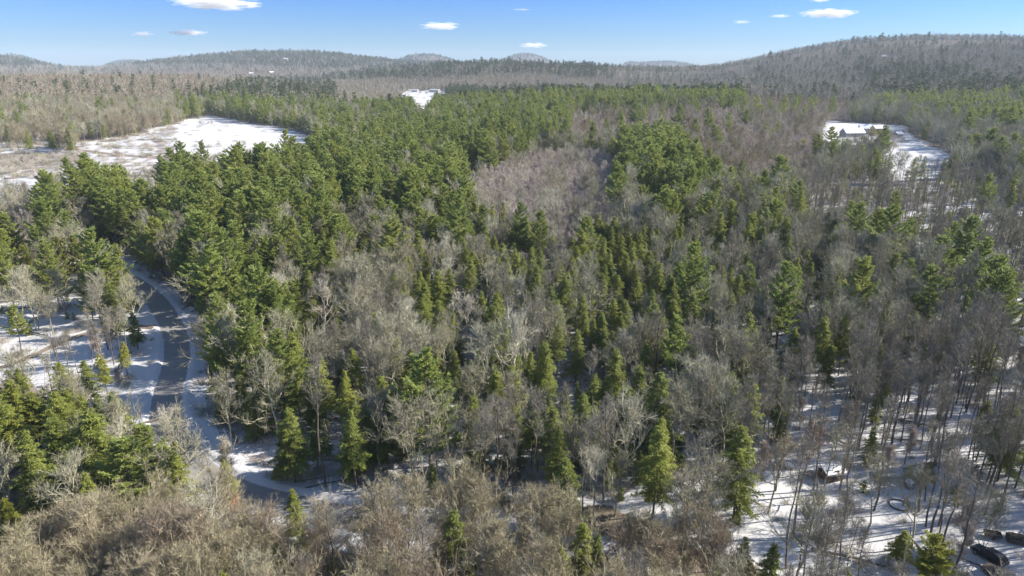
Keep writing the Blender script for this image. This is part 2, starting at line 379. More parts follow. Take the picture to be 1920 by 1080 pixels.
# ------------------------------------------------------------------ forest zones (looked up at the middle of each crown)
# species: P white pine, E hemlock, B bare spreading tree, L tall slim bare tree, S reddish saplings, T tan thicket tree
ZONES = [
 ('road_gap', [(1500, 330), (1880, 300), (1920, 430), (1700, 470), (1520, 400)], dict(L=.8, B=.1, S=.1), .75, .75, 'below the white and yellow farmhouse'),
 ('white snow edge', [(880, 320), (1000, 268), (1110, 268), (1165, 290), (1150, 390), (1110, 450), (1060, 478), (1000, 440), (930, 405), (885, 395)], dict(S=.93, B=.07), 2.4, .8, 'in the pinkish sapling stand'),
 ('column', [(1165, 262), (1250, 250), (1312, 300), (1310, 400), (1255, 420), (1180, 380), (1150, 330)], dict(P=.65, E=.2, B=.15), 1.1, 1, 'in the pine clump right of centre'),
 ('pines_strip', [(700, 235), (760, 190), (850, 165), (1000, 165), (1200, 168), (1400, 175), (1400, 196), (1230, 200), (1075, 205), (1062, 262), (1000, 262), (880, 245), (790, 250)], dict(P=.5, E=.16, B=.34), 1.15, 1, 'on the wooded rise behind the big pines'),
 ('reddish', [(1065, 195), (1400, 180), (1620, 190), (1560, 240), (1530, 330), (1330, 330), (1310, 290), (1250, 245), (1165, 255), (1110, 265), (1060, 262)], dict(S=.84, T=.10, B=.04, P=.02), 2.4, .9, 'on the reddish bare rise'),
 ('pinemass', [(80, 400), (120, 330), (230, 268), (420, 262), (620, 268), (720, 245), (880, 238), (1000, 240), (1000, 300), (885, 330), (880, 400), (830, 440), (700, 420), (600, 440), (560, 470), (500, 540), (430, 560), (360, 545), (250, 480), (120, 440)], dict(P=.67, E=.08, B=.25), 1.08, 1, 'in the big pine wood left of centre'),
 ('bare strip', [(600, 295), (670, 262), (700, 235), (770, 208), (860, 226), (800, 256), (720, 268), (650, 306)], dict(B=.95, E=.05), 1.1, .85, 'in the bare strip behind the big pines'),
 ('valley', [(620, 152), (1000, 136), (1170, 150), (1180, 166), (1000, 172), (860, 178), (840, 200), (760, 205), (640, 190)], dict(B=.7, T=.2, E=.1), 1.1, .9, 'around the snowy lot in the valley'),
 ('bright', [(340, 250), (330, 190), (420, 160), (560, 145), (640, 150), (735, 170), (750, 210), (700, 250), (640, 275), (590, 262), (560, 246), (440, 225)], dict(E=.36, P=.26, B=.38), 1.15, .95, 'beyond the far end of the snowy field'),
 ('midridge', [(560, 150), (640, 135), (760, 112), (1150, 112), (1150, 158), (1000, 165), (850, 160), (700, 150), (600, 160)], dict(P=.35, E=.33, B=.32), 1.2, 1, 'on the ridge behind the snowy lot'),
 ('upleft', [(-500, 132), (600, 132), (600, 150), (420, 160), (330, 190), (340, 235), (150, 262), (-500, 262)], dict(B=.3, T=.40, L=.06, E=.12, P=.03, S=.09), 1.35, .95, 'on the brown slope above the snowy field'),
 ('brush', [(-500, 252), (130, 252), (170, 262), (170, 318), (-500, 330)], dict(S=.86, T=.1, E=.04), .7, .42, 'in the brush of the snowy field'),
 ('leftedge', [(-500, 320), (120, 320), (110, 400), (60, 455), (-500, 470)], dict(L=.45, B=.45, S=.1), .8, .85, 'at the left edge below the snowy field'),
 ('scots', [(-500, 450), (60, 440), (150, 440), (190, 500), (195, 570), (100, 600), (-500, 590)], dict(P=.6, B=.4), .7, .85, 'beside the bend of the road at left'),
 ('snowyard', [(-500, 590), (100, 600), (180, 570), (290, 620), (290, 700), (200, 720), (-500, 730)], dict(L=.85, S=.15), .5, .8, 'on the snowy yard left of the road'),
 ('leftbottom', [(-500, 720), (60, 700), (130, 690), (280, 790), (400, 830), (440, 910), (380, 920), (200, 930), (-500, 950)], dict(E=.62, P=.13, B=.25), 1.1, .85, 'in the conifers left of the road'),
 ('roadpines', [(355, 560), (470, 560), (560, 640), (560, 800), (450, 780), (380, 720)], dict(P=.45, B=.4, E=.15), .9, .95, 'beside the right bank of the road'),
 ('thicket', [(-500, 925), (200, 930), (400, 905), (460, 955), (600, 965), (680, 900), (760, 880), (1000, 930), (1170, 935), (1290, 955), (1400, 1010), (1420, 1400), (-500, 1400)], dict(T=.64, B=.24, E=.03, L=.09), 1.45, .75, 'in the tan thicket along the front'),
 ('roadband', [(440, 900), (700, 965), (1000, 1000), (1000, 960), (640, 900)], dict(T=.8, B=.2), .9, .5, 'in the tan thicket along the front'),
 ('backedge', [(470, 790), (800, 800), (1150, 760), (1300, 780), (1300, 940), (1170, 920), (900, 880), (640, 880), (560, 880)], dict(B=.26, E=.40, L=.34), 1.35, .92, 'at the front edge of the wood'),
 ('lowright', [(1380, 780), (1700, 640), (2500, 560), (2500, 1500), (1420, 1500), (1400, 960)], dict(L=.87, B=.05, S=.03, E=.05), 1.35, .95, 'on the snowy slope at lower right'),
 ('right_trunks', [(1720, 380), (2500, 300), (2500, 600), (1900, 620), (1720, 560)], dict(L=.85, B=.13, P=.02), .55, 1, 'among slim trunks at right'),
 ('hemcluster', [(1080, 420), (1220, 400), (1340, 450), (1345, 580), (1280, 640), (1080, 610), (1050, 560)], dict(E=.68, P=.07, B=.25), 1.25, .85, 'in the hemlock stand at the centre'),
 ('cen', [(780, 480), (1040, 470), (1080, 620), (1100, 700), (960, 700), (780, 620)], dict(E=.5, B=.42, L=.08), 1.1, .9, 'in the mixed wood at the centre'),
 ('cenright', [(1300, 640), (1500, 560), (1720, 600), (1650, 760), (1380, 800), (1280, 720)], dict(E=.44, B=.28, L=.28), 1.5, .9, 'in the mixed wood right of centre'),
 ('rband', [(1600, 130), (1700, 118), (1820, 130), (1930, 165), (2300, 200), (2300, 260), (1930, 255), (1840, 245), (1740, 210), (1640, 180)], dict(P=.33, E=.15, B=.52), 1.2, 1, 'on the lower flank of the big hill'),
 ('farhills', [(-500, 90), (1000, 90), (1400, 112), (1300, 126), (1000, 112), (760, 112), (640, 128), (420, 118), (0, 124), (-500, 124)], dict(B=.25, E=.5, P=.25), 1.3, 1, 'on the far hills'),
 ('rhill', [(1280, 40), (2500, 40), (2500, 300), (1900, 330), (1700, 230), (1500, 215), (1280, 175)], dict(B=.84, P=.09, E=.07), 1.25, 1, 'on the big hill at right'),
 ('mid', [(430, 430), (1300, 380), (1930, 300), (1930, 620), (1380, 800), (1150, 800), (500, 860), (430, 640)], dict(B=.46, L=.12, E=.31, P=.11), 1.1, .92, 'in the bare wood'),
]
DEFAULT = ('default', None, dict(B=.70, E=.17, P=.13), 1.15, .95, 'in the far wood')
FARHEM = [(0, 95), (1400, 95), (1400, 135), (0, 140)]

# ------------------------------------------------------------------ ground sheet
def build_ground():
    az = np.concatenate([np.arange(-180, -52, 4.), np.arange(-52, 52, .22), np.arange(52, 180, 4.)])
    rr = np.concatenate([[0, 8, 16, 24, 32], np.geomspace(40, 9300, 620)])
    A, Rr = np.meshgrid(np.radians(az), rr)
    X = Rr * np.sin(A); Y = Rr * np.cos(A); Z = T(X, Y)
    # beyond the farthest hills the sheet runs on level
    nr, na = X.shape
    V = np.stack([X, Y, Z], -1).reshape(-1, 3)
    i = np.arange(nr - 1)[:, None] * na + np.arange(na)[None]; j = np.arange(nr - 1)[:, None] * na + (np.arange(na)[None] + 1) % na
    F = np.stack([i, j, j + na, i + na], -1).reshape(-1, 4)[:, ::-1]
    me = mesh_from("ground", V, [F], [M['ground']], smooth=True)
    px, py, d = proj(V[:, 0], V[:, 1], V[:, 2])
    px = px + wob(V[:, 0], V[:, 1], 35) * 9 + wob(V[:, 0], V[:, 1], 9) * 4; py = py + wob(V[:, 0] + 99, V[:, 1], 30) * 3
    s = np.full(len(V), .37)
    s = np.where(V[:, 1] > 420, .30, s); s = np.where(V[:, 1] > 1000, .15, s)
    front = V[:, 1] > 5
    ls = inpoly(px, py, [(1080, 930), (1340, 790), (1400, 640), (1500, 600), (1700, 400), (2600, 250), (2600, 2500), (1200, 2500)])
    s = np.where(inpoly(px, py, [(380, 830), (560, 760), (1300, 760), (1300, 960), (1180, 960), (700, 930)]) & front & (V[:, 1] < 420), .42, s)
    s = np.where(ls & front & (V[:, 1] < 420), .47, s)
    s = np.where(inpoly(px, py, [(-600, 560), (290, 560), (300, 800), (0, 800), (-600, 800)]) & front, .60, s)
    s = np.where(inpoly(px, py, [(-600, 860), (300, 930), (1150, 950), (1260, 1010), (1420, 1060), (1560, 1300), (1600, 2500), (-600, 2500)]) & front, .27, s)
    for k in ('upper field', 'house yard', 'lot', 'parking', 'yard'):
        s = np.where(inpoly(px, py, OPEN[k]) & front, 1.0 if k == 'upper field' else .58, s)
    s = np.where(inpoly(px, py, [(-300, 288), (60, 285), (160, 290), (170, 312), (60, 320), (-300, 310)]) & front, .46, s)
    s = np.where(inpoly(px, py, [(270, 240), (340, 232), (350, 245), (290, 262)]) & front, .5, s)
    fld = (inpoly(px, py, OPEN['upper field']) | inpoly(px, py, OPEN['house yard'])) & front
    s = np.where(fld & (s > .9), .56 + .20 * wob(V[:, 0], V[:, 1], 38) + .14 * wob(V[:, 0] + 7, V[:, 1], 12), s)
    s = np.where(fld & (px < 330), s - .13, s)
    D, _ = road_near(V[:, 0], V[:, 1])
    s = np.where(D < RW + 4.5, .98, s)
    at = me.attributes.new("snow", 'FLOAT', 'POINT'); at.data.foreach_set("value", s.astype(np.float32))
    tag(obj("ground", me), kind='structure')
build_ground()
def ribbon(name, C, Cz, w, mat, lift, edge=None):
    t = np.gradient(C, axis=0); t /= np.linalg.norm(t, axis=1)[:, None]; nrm = np.stack([t[:, 1], -t[:, 0]], 1)
    k = 9; f = np.linspace(0, 1, k); ww = w if edge is None else w + edge
    P = C[:, None, :] + nrm[:, None, :] * ((f * 2 - 1)[None, :, None] * np.broadcast_to(ww, (len(C),))[:, None, None])
    Z = (Cz[:, None] + lift - .06 * (np.abs(f - .5) * 2) ** 2) if Cz is not None else T(P[..., 0], P[..., 1]) + lift
    V = np.concatenate([P, np.broadcast_to(Z, P.shape[:2])[..., None]], -1).reshape(-1, 3)
    i = np.arange(len(C) - 1)[:, None] * k + np.arange(k - 1)[None]
    F = np.stack([i, i + 1, i + 1 + k, i + k], -1).reshape(-1, 4)
    me = mesh_from(name, V, [F], [mat], smooth=True)
    at = me.attributes.new("across", 'FLOAT', 'POINT'); at.data.foreach_set("value", np.tile(f, len(C)).astype(np.float32))
    return tag(obj(name, me), kind='structure')
ribbon("road", RC, RCz, RW + .25, M['road'], 0)
def px_path(pts, n=10): return smooth_curve(np.array([hit(x, y, base_T) for x, y in pts]), n)
pc = px_path([(-120, 712), (0, 690), (60, 668), (110, 645), (175, 622), (230, 612), (290, 615)])
ribbon("path", pc, None, 1.1, M['path'], .07, .25 * wob(pc[:, 0], pc[:, 1], 7))
pc2 = px_path([(-200, 252), (0, 264), (90, 272), (170, 284), (240, 292), (330, 300)])
ribbon("path", pc2, None, 3.0, M['path'], .1, .5 * wob(pc2[:, 0], pc2[:, 1], 20))

# ------------------------------------------------------------------ tree generators
def unit(v): return v / (np.linalg.norm(v, axis=-1, keepdims=True) + 1e-9)
def trunk_line(r, h, bend=.02, n=9):
    z = np.linspace(0, h, n); off = np.cumsum(r.normal(size=(n, 2)) * bend * h / n, 0); off -= off[0]
    return np.column_stack([off, z])
def pine(seed, h=22, det=2, full=.35, wid=1.0):
    r = np.random.default_rng(seed); tk = Geo(); cr_ = Geo()
    tl = trunk_line(r, h, .10); rad = np.linspace(.26, .02, len(tl)) * h / 20
    tk.tube(tl, rad * 1.05, 7 if det == 2 else 4)
    at = lambda z: np.array([np.interp(z, tl[:, 2], tl[:, 0]), np.interp(z, tl[:, 2], tl[:, 1]), z])
    z = h * full; step = {2: .85, 1: 1.2, 0: 2.4}[det]
    while z < h - .3:
        f = (z - h * full) / (h * (1 - full))
        L0 = wid * (4.3 * (1 - f) ** .9 * (.5 + .5 * min(1, f * 3.2 + .25)) * r.uniform(.75, 1.2) + .4)
        nb = {2: r.integers(4, 7), 1: r.integers(4, 6), 0: 4}[det]; a0 = r.uniform(0, 6.28)
        for b in range(nb):
            if r.random() < .12 and f < .8: continue
            a = a0 + b * 6.283 / nb + r.normal() * .25; L = L0 * r.uniform(.6, 1.25)
            up = .05 + .55 * f + r.normal() * .1
            m = 5; s = np.linspace(0, 1, m)
            dirh = np.array([math.cos(a), math.sin(a), 0])
            pts = at(z + r.normal() * .2)[None] + dirh[None] * (s * L)[:, None]; pts[:, 2] += L * (up * s + .22 * s ** 3 - .10 * np.sin(s * 3.1))
            if det: tk.tube(pts, np.linspace(.055, .012, m) * (L / 3 + .4), 3)
            side = np.array([-dirh[1], dirh[0], 0])
            if det == 2: sp_, tw = .27, .13; fl, fw = .46, .17
            elif det == 1: sp_, tw = .5, .0; fl, fw = .9, .46
            else: sp_, tw = 1.1, 0; fl, fw = 1.9, .95
            q = np.arange(L * .22, L, sp_)
            B = np.column_stack([np.interp(q / L, s, pts[:, i]) for i in range(3)]); ff = q / L
            Ps = [B]; Ds = [np.repeat(dirh[None] + [0, 0, .3], len(q), 0)]
            for sg in (-1, 1):
                tl_ = (.32 * L * (1 - ff * .75) + .25) * r.uniform(.6, 1.3, len(q)); td = unit(dirh[None] * .75 + sg * side[None] * 1.0 + r.normal(size=(len(q), 3)) * .15 + [0, 0, .12])
                for kk in np.arange(.3, 1.01, .22 if det == 2 else .55):
                    Ps.append(B + td * (tl_ * kk)[:, None]); Ds.append(td)
            P = np.concatenate(Ps); D = np.concatenate(Ds)
            rep = 4 if det == 2 else 2
            P = np.repeat(P, rep, 0); D = np.repeat(D, rep, 0)
            P = P + r.normal(size=P.shape) * [.1, .1, .05]; D = unit(unit(D) * .8 + r.normal(size=P.shape) * .42 + [0, 0, .45])
            cr_.tris(P - D * fl * .35, D, fl * r.uniform(.7, 1.3, len(P)), fw, S=np.cross(D, [0, 0, 1.]) + r.normal(size=P.shape) * .45, r=r)
        z += step * r.uniform(.75, 1.3)
    P = np.repeat([at(h - .4)], 14, 0); cr_.tris(P, unit(r.normal(size=(14, 3)) * .5 + [0, 0, 1]), .8, .2, r=r)
    return tk, cr_
def hemlock(seed, h=16, det=2, low=.12, wid=1.0):
    r = np.random.default_rng(seed); tk = Geo(); cr_ = Geo()
    tl = trunk_line(r, h, .04); tk.tube(tl, np.linspace(.19, .02, len(tl)) * h / 16, 6 if det == 2 else 3)
    at = lambda z: np.array([np.interp(z, tl[:, 2], tl[:, 0]), np.interp(z, tl[:, 2], tl[:, 1]), z])
    z = h * low; step = {2: .42, 1: .62, 0: 1.5}[det]
    while z < h - .2:
        f = (z / h - low) / (1 - low)
        L0 = wid * ((1 - f) ** .85 * h * .185 * (.55 + .45 * min(1, f * 4 + .3)) + .22)
        nb = {2: r.integers(5, 8), 1: 5, 0: 4}[det]; a0 = r.uniform(0, 6.28)
        for b in range(nb):
            if r.random() < .13: continue
            a = a0 + b * 6.283 / nb + r.normal() * .3; L = L0 * r.uniform(.4, 1.3)
            dirh = np.array([math.cos(a), math.sin(a), 0]); side = np.array([-dirh[1], dirh[0], 0])
            sl = .25 - .45 * (1 - f) + r.normal() * .12
            if det == 2: sp_, fl, fw = .24, .36, .13
            elif det == 1: sp_, fl, fw = .5, .75, .34
            else: sp_, fl, fw = 1.0, 1.6, .95
            q = np.arange(min(L * .25, .5), L + .01, sp_); ff = q / L
            B = at(z)[None] + dirh[None] * q[:, None]; B[:, 2] += L * (sl * ff - .22 * ff ** 2)
            if det == 2 and L > .8: tk.tube(B[[0, len(B) // 2, -1]], [.035, .02, .01], 3)
            Ps = [B]; Ds = [np.repeat(dirh[None] + [0, 0, -.15], len(q), 0)]
            for sg in (-1, 1):
                tl_ = (.36 * L * (1 - ff * .8) + .15) * r.uniform(.6, 1.3, len(q)); td = unit(dirh[None] * .7 + sg * side[None] + r.normal(size=(len(q), 3)) * .15 + [0, 0, -.15])
                for kk in np.arange(.25, 1.01, .32 if det == 2 else .6):
                    Ps.append(B + td * (tl_ * kk)[:, None]); Ds.append(td)
            P = np.concatenate(Ps); D = np.concatenate(Ds)
            if det == 2: P = np.repeat(P, 2, 0); D = np.repeat(D, 2, 0)
            P = P + r.normal(size=P.shape) * .07; D = unit(unit(D) + r.normal(size=P.shape) * .35 + [0, 0, -.05])
            cr_.tris(P - D * fl * .3, D, fl * r.uniform(.7, 1.3, len(P)), fw, S=np.cross(D, [0, 0, 1.]) + r.normal(size=P.shape) * .5, r=r)
        z += step * r.uniform(.8, 1.2)
    P = np.repeat([at(h - .5)], 10, 0); cr_.tris(P, unit(r.normal(size=(10, 3)) * .3 + [0, 0, 1]), .8, .14, r=r)
    return tk, cr_
def bare(seed, h=15, det=2, style='B'):
    """leafless broadleaf: trunk + recursive limbs, thin triangle twigs"""
    r = np.random.default_rng(seed); tk = Geo(); cg = Geo(); lr = .35 if style == 'L' else .6
    st = dict(B=dict(clear=.34, limbs=12, ang=.88, ll=.42, r0=.20, tw=.55), T=dict(clear=.10, limbs=14, ang=.5, ll=.55, r0=.10, tw=1.0),
              L=dict(clear=.55, limbs=9, ang=.42, ll=.18, r0=.14, tw=.25), S=dict(clear=.25, limbs=12, ang=.42, ll=.26, r0=.06, tw=.8))[style]
    tl = trunk_line(r, h, .13 if style != 'L' else .06, 8)
    if style == 'L': tl[:, 0] += tl[:, 2] * r.normal() * .03; tl[:, 1] += tl[:, 2] * r.normal() * .03
    k = 6 if det == 2 else 4 if det == 1 else 3
    tk.tube(tl, np.linspace(1, .12, 8) ** .8 * st['r0'] * (h / 15) * (1.0 if det else 1.3), k)
    at = lambda z: np.array([np.interp(z, tl[:, 2], tl[:, 0]), np.interp(z, tl[:, 2], tl[:, 1]), z])
    TP = []; TD = []
    def branch(p, d, L, rad, lev):
        if det == 1 and lev == 0: rad *= 1.35
        m = 4; pts = [p]; dd = d.copy()
        for i in range(m - 1):
            dd = unit(dd + r.normal(size=3) * .22 + np.array([0, 0, .13])); pts.append(pts[-1] + dd * L / (m - 1))
        pts = np.array(pts)
        if det == 2 or (det == 1 and lev < 2): cg.tube(pts, np.linspace(rad, rad * .4, m), 4 if lev == 0 else 3)
        maxlev = 2 if det == 2 else 1
        if lev < maxlev:
            n = {0: r.integers(4, 7), 1: r.integers(3, 6)}[lev]
            if det == 0: n = 2
            for i in range(n):
                f = r.uniform(.25, 1); q = pts[0] + (pts[-1] - pts[0]) * f
                j = min(int(f * (m - 1)), m - 2); q = pts[j] + (pts[j + 1] - pts[j]) * (f * (m - 1) - j)
                ax = unit(r.normal(size=3)); nd = unit(dd + ax * .85 + np.array([0, 0, .15]))
                branch(q, nd, L * r.uniform(.4, .65), rad * .58, lev + 1)
        # twigs
        nt = int({2: (2, 3, 7), 1: (3, 7, 0), 0: (1, 3, 0)}[det][lev] * st['tw'] + .5)
        for i in range(nt):
            f = r.uniform(.2, 1); j = min(int(f * (m - 1)), m - 2); TP.append(pts[j] + (pts[j + 1] - pts[j]) * (f * (m - 1) - j))
            TD.append(unit(dd + r.normal(size=3) * .55 + np.array([0, 0, .2])))
        TP.append(pts[-1]); TD.append(dd)
    nl = st['limbs'] if det == 2 else int(st['limbs'] * .8) if det == 1 else max(3, int(st['limbs'] * .5))
    for i in range(nl):
        f = st['clear'] + (1 - st['clear']) * ((i + r.uniform(0, 1)) / nl) * .96
        a = i * 2.4 + r.normal() * .4; an = st['ang'] * (1.15 - .6 * (f - st['clear']) / (1 - st['clear'])) * r.uniform(.8, 1.3)
        d = np.array([math.cos(a) * math.sin(an), math.sin(a) * math.sin(an), math.cos(an)])
        L = h * st['ll'] * (1 - .62 * (f - st['clear']) / (1 - st['clear'])) * r.uniform(.75, 1.2)
        branch(at(h * f * .94), d, L, st['r0'] * lr * (h / 15) * (1.1 - .5 * f), 0)
    if style == 'T':
        for i in range(3):
            a = r.uniform(0, 6.28); branch(np.array([0, 0, .3]), unit(np.array([math.cos(a) * .4, math.sin(a) * .4, 1])), h * .8, .07, 0)
    TP = np.array(TP); TD = np.array(TD)
    Lt, W = {2: (1.15, .04), 1: (1.6, .065), 0: (2.6, .30)}[det]
    sc = {'B': 1, 'T': .95, 'L': .8, 'S': .8}[style]
    cg.tris(TP, TD, Lt * sc * r.uniform(.6, 1.3, len(TP)), W * (1 if style != 'L' else .9), r=r)
    if det:   # secondary twiglets
        P2 = np.repeat(TP, 2, 0) + np.repeat(TD, 2, 0) * (Lt * sc * r.uniform(.2, .6, 2 * len(TP)))[:, None]
        D2 = unit(np.repeat(TD, 2, 0) + r.normal(size=P2.shape) * .5); cg.tris(P2, D2, Lt * .5 * sc, W * .7, r=r)
    return tk, cg

KIND = {'P': ('pine_tree', 'pine tree', 'bark', 'pine'), 'E': ('hemlock_tree', 'hemlock tree', 'bark', 'hem'), 'B': ('bare_tree', 'bare tree', 'twig', 'twig'),
        'L': ('slim_tree', 'slim tree', 'bark', 'twigdark'), 'S': ('sapling', 'sapling', 'twigred', 'twigred'), 'T': ('thicket_tree', 'thicket tree', 'twigtan', 'twigtan')}
HT = {'P': 21., 'E': 15., 'B': 15., 'L': 18., 'S': 9., 'T': 13.}
def gen(sp_, seed, det):
    if sp_ == 'P': return pine(seed, HT['P'], det, full=[.3, .42, .22][seed % 3], wid=[1.3, 1.1, 1.5][seed % 3])
    if sp_ == 'E': return hemlock(seed, HT['E'], det, low=[.12, .36, .22][seed % 3], wid=[1.2, 1.05, 1.45][seed % 3])
    return bare(seed, HT[sp_], det, sp_)
NEAR = {}     # species -> list of (trunk mesh, crown mesh)
for s_, n_ in (('P', 5), ('E', 4), ('B', 5), ('L', 4), ('S', 3), ('T', 4)):
    NEAR[s_] = []
    for i in range(n_):
        tk, cg = gen(s_, 100 + i, 2); k = KIND[s_]
        NEAR[s_].append((tk.mesh(k[0] + "_trunk", M[k[2]]), cg.mesh(k[0] + "_crown", M[k[3]]), tk, cg))
print("near protos", time.time() - T0, {k: [len(x[1].polygons) for x in v] for k, v in NEAR.items()})
pcol = bpy.data.collections.new("tree models")
def proto_set(tagname, items):
    c = bpy.data.collections.new(tagname)
    for i, parts in enumerate(items):
        o = bpy.data.objects.new("%s_%02d" % (tagname, i), joined(tagname, parts)); c.objects.link(o)
    return c
SP = ['P', 'E', 'B', 'L', 'S', 'T']
near_c = {s_: proto_set("near_" + s_, [[(x[2], M[KIND[s_][2]]), (x[3], M[KIND[s_][3]])] for x in NEAR[s_]]) for s_ in SP}
mid_c, far_c = {}, {}
for s_ in SP:
    it = []
    for i in range(4):
        tk, cg = gen(s_, 200 + i, 1); it.append([(tk, M[KIND[s_][2]]), (cg, M[KIND[s_][3]])])
    mid_c[s_] = proto_set("mid_" + s_, it)
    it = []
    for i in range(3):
        tk, cg = gen(s_, 300 + i, 0); it.append([(tk, M[KIND[s_][2]]), (cg, M[{'B': 'fargrey_shaded', 'L': 'fargrey_shaded', 'T': 'fartan_shaded', 'S': 'farred_shaded', 'P': 'fargreen_shaded', 'E': 'fargreen_shaded'}.get(s_, KIND[s_][3])])])
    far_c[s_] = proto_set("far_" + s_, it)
print("protos", time.time() - T0)

def scatter(name, coll, P, rz, sc, idx, label, cat):
    if len(P) == 0: return
    me = bpy.data.meshes.new(name); me.vertices.add(len(P)); me.vertices.foreach_set("co", np.asarray(P, np.float32).ravel())
    for nm, ty, v, key in (("rz", 'FLOAT', rz, "value"), ("idx", 'INT', idx, "value"), ("scl", 'FLOAT_VECTOR', sc, "vector")):
        a = me.attributes.new(nm, ty, 'POINT'); a.data.foreach_set(key, np.asarray(v, np.int32 if ty == 'INT' else np.float32).ravel())
    o = obj(name, me); tag(o, label, cat, None, 'stuff')
    ng = bpy.data.node_groups.new(name, 'GeometryNodeTree')
    ng.interface.new_socket("Geometry", in_out='INPUT', socket_type='NodeSocketGeometry'); ng.interface.new_socket("Geometry", in_out='OUTPUT', socket_type='NodeSocketGeometry')
    N = ng.nodes; L = ng.links
    gi = N.new("NodeGroupInput"); go = N.new("NodeGroupOutput"); ci = N.new("GeometryNodeCollectionInfo")
    ci.inputs[0].default_value = coll; ci.inputs["Separate Children"].default_value = True; ci.inputs["Reset Children"].default_value = True
    ip = N.new("GeometryNodeInstanceOnPoints"); ip.inputs["Pick Instance"].default_value = True
    def attr(nm, ty):
        a = N.new("GeometryNodeInputNamedAttribute"); a.data_type = ty; a.inputs[0].default_value = nm; return a.outputs[0]
    cx = N.new("ShaderNodeCombineXYZ"); L.new(attr("rz", 'FLOAT'), cx.inputs[2])
    L.new(gi.outputs[0], ip.inputs["Points"]); L.new(ci.outputs[0], ip.inputs["Instance"]); L.new(attr("idx", 'INT'), ip.inputs["Instance Index"])
    L.new(cx.outputs[0], ip.inputs["Rotation"]); L.new(attr("scl", 'FLOAT_VECTOR'), ip.inputs["Scale"]); L.new(ip.outputs[0], go.inputs[0])
    md = o.modifiers.new("wood", 'NODES'); md.node_group = ng
    return o

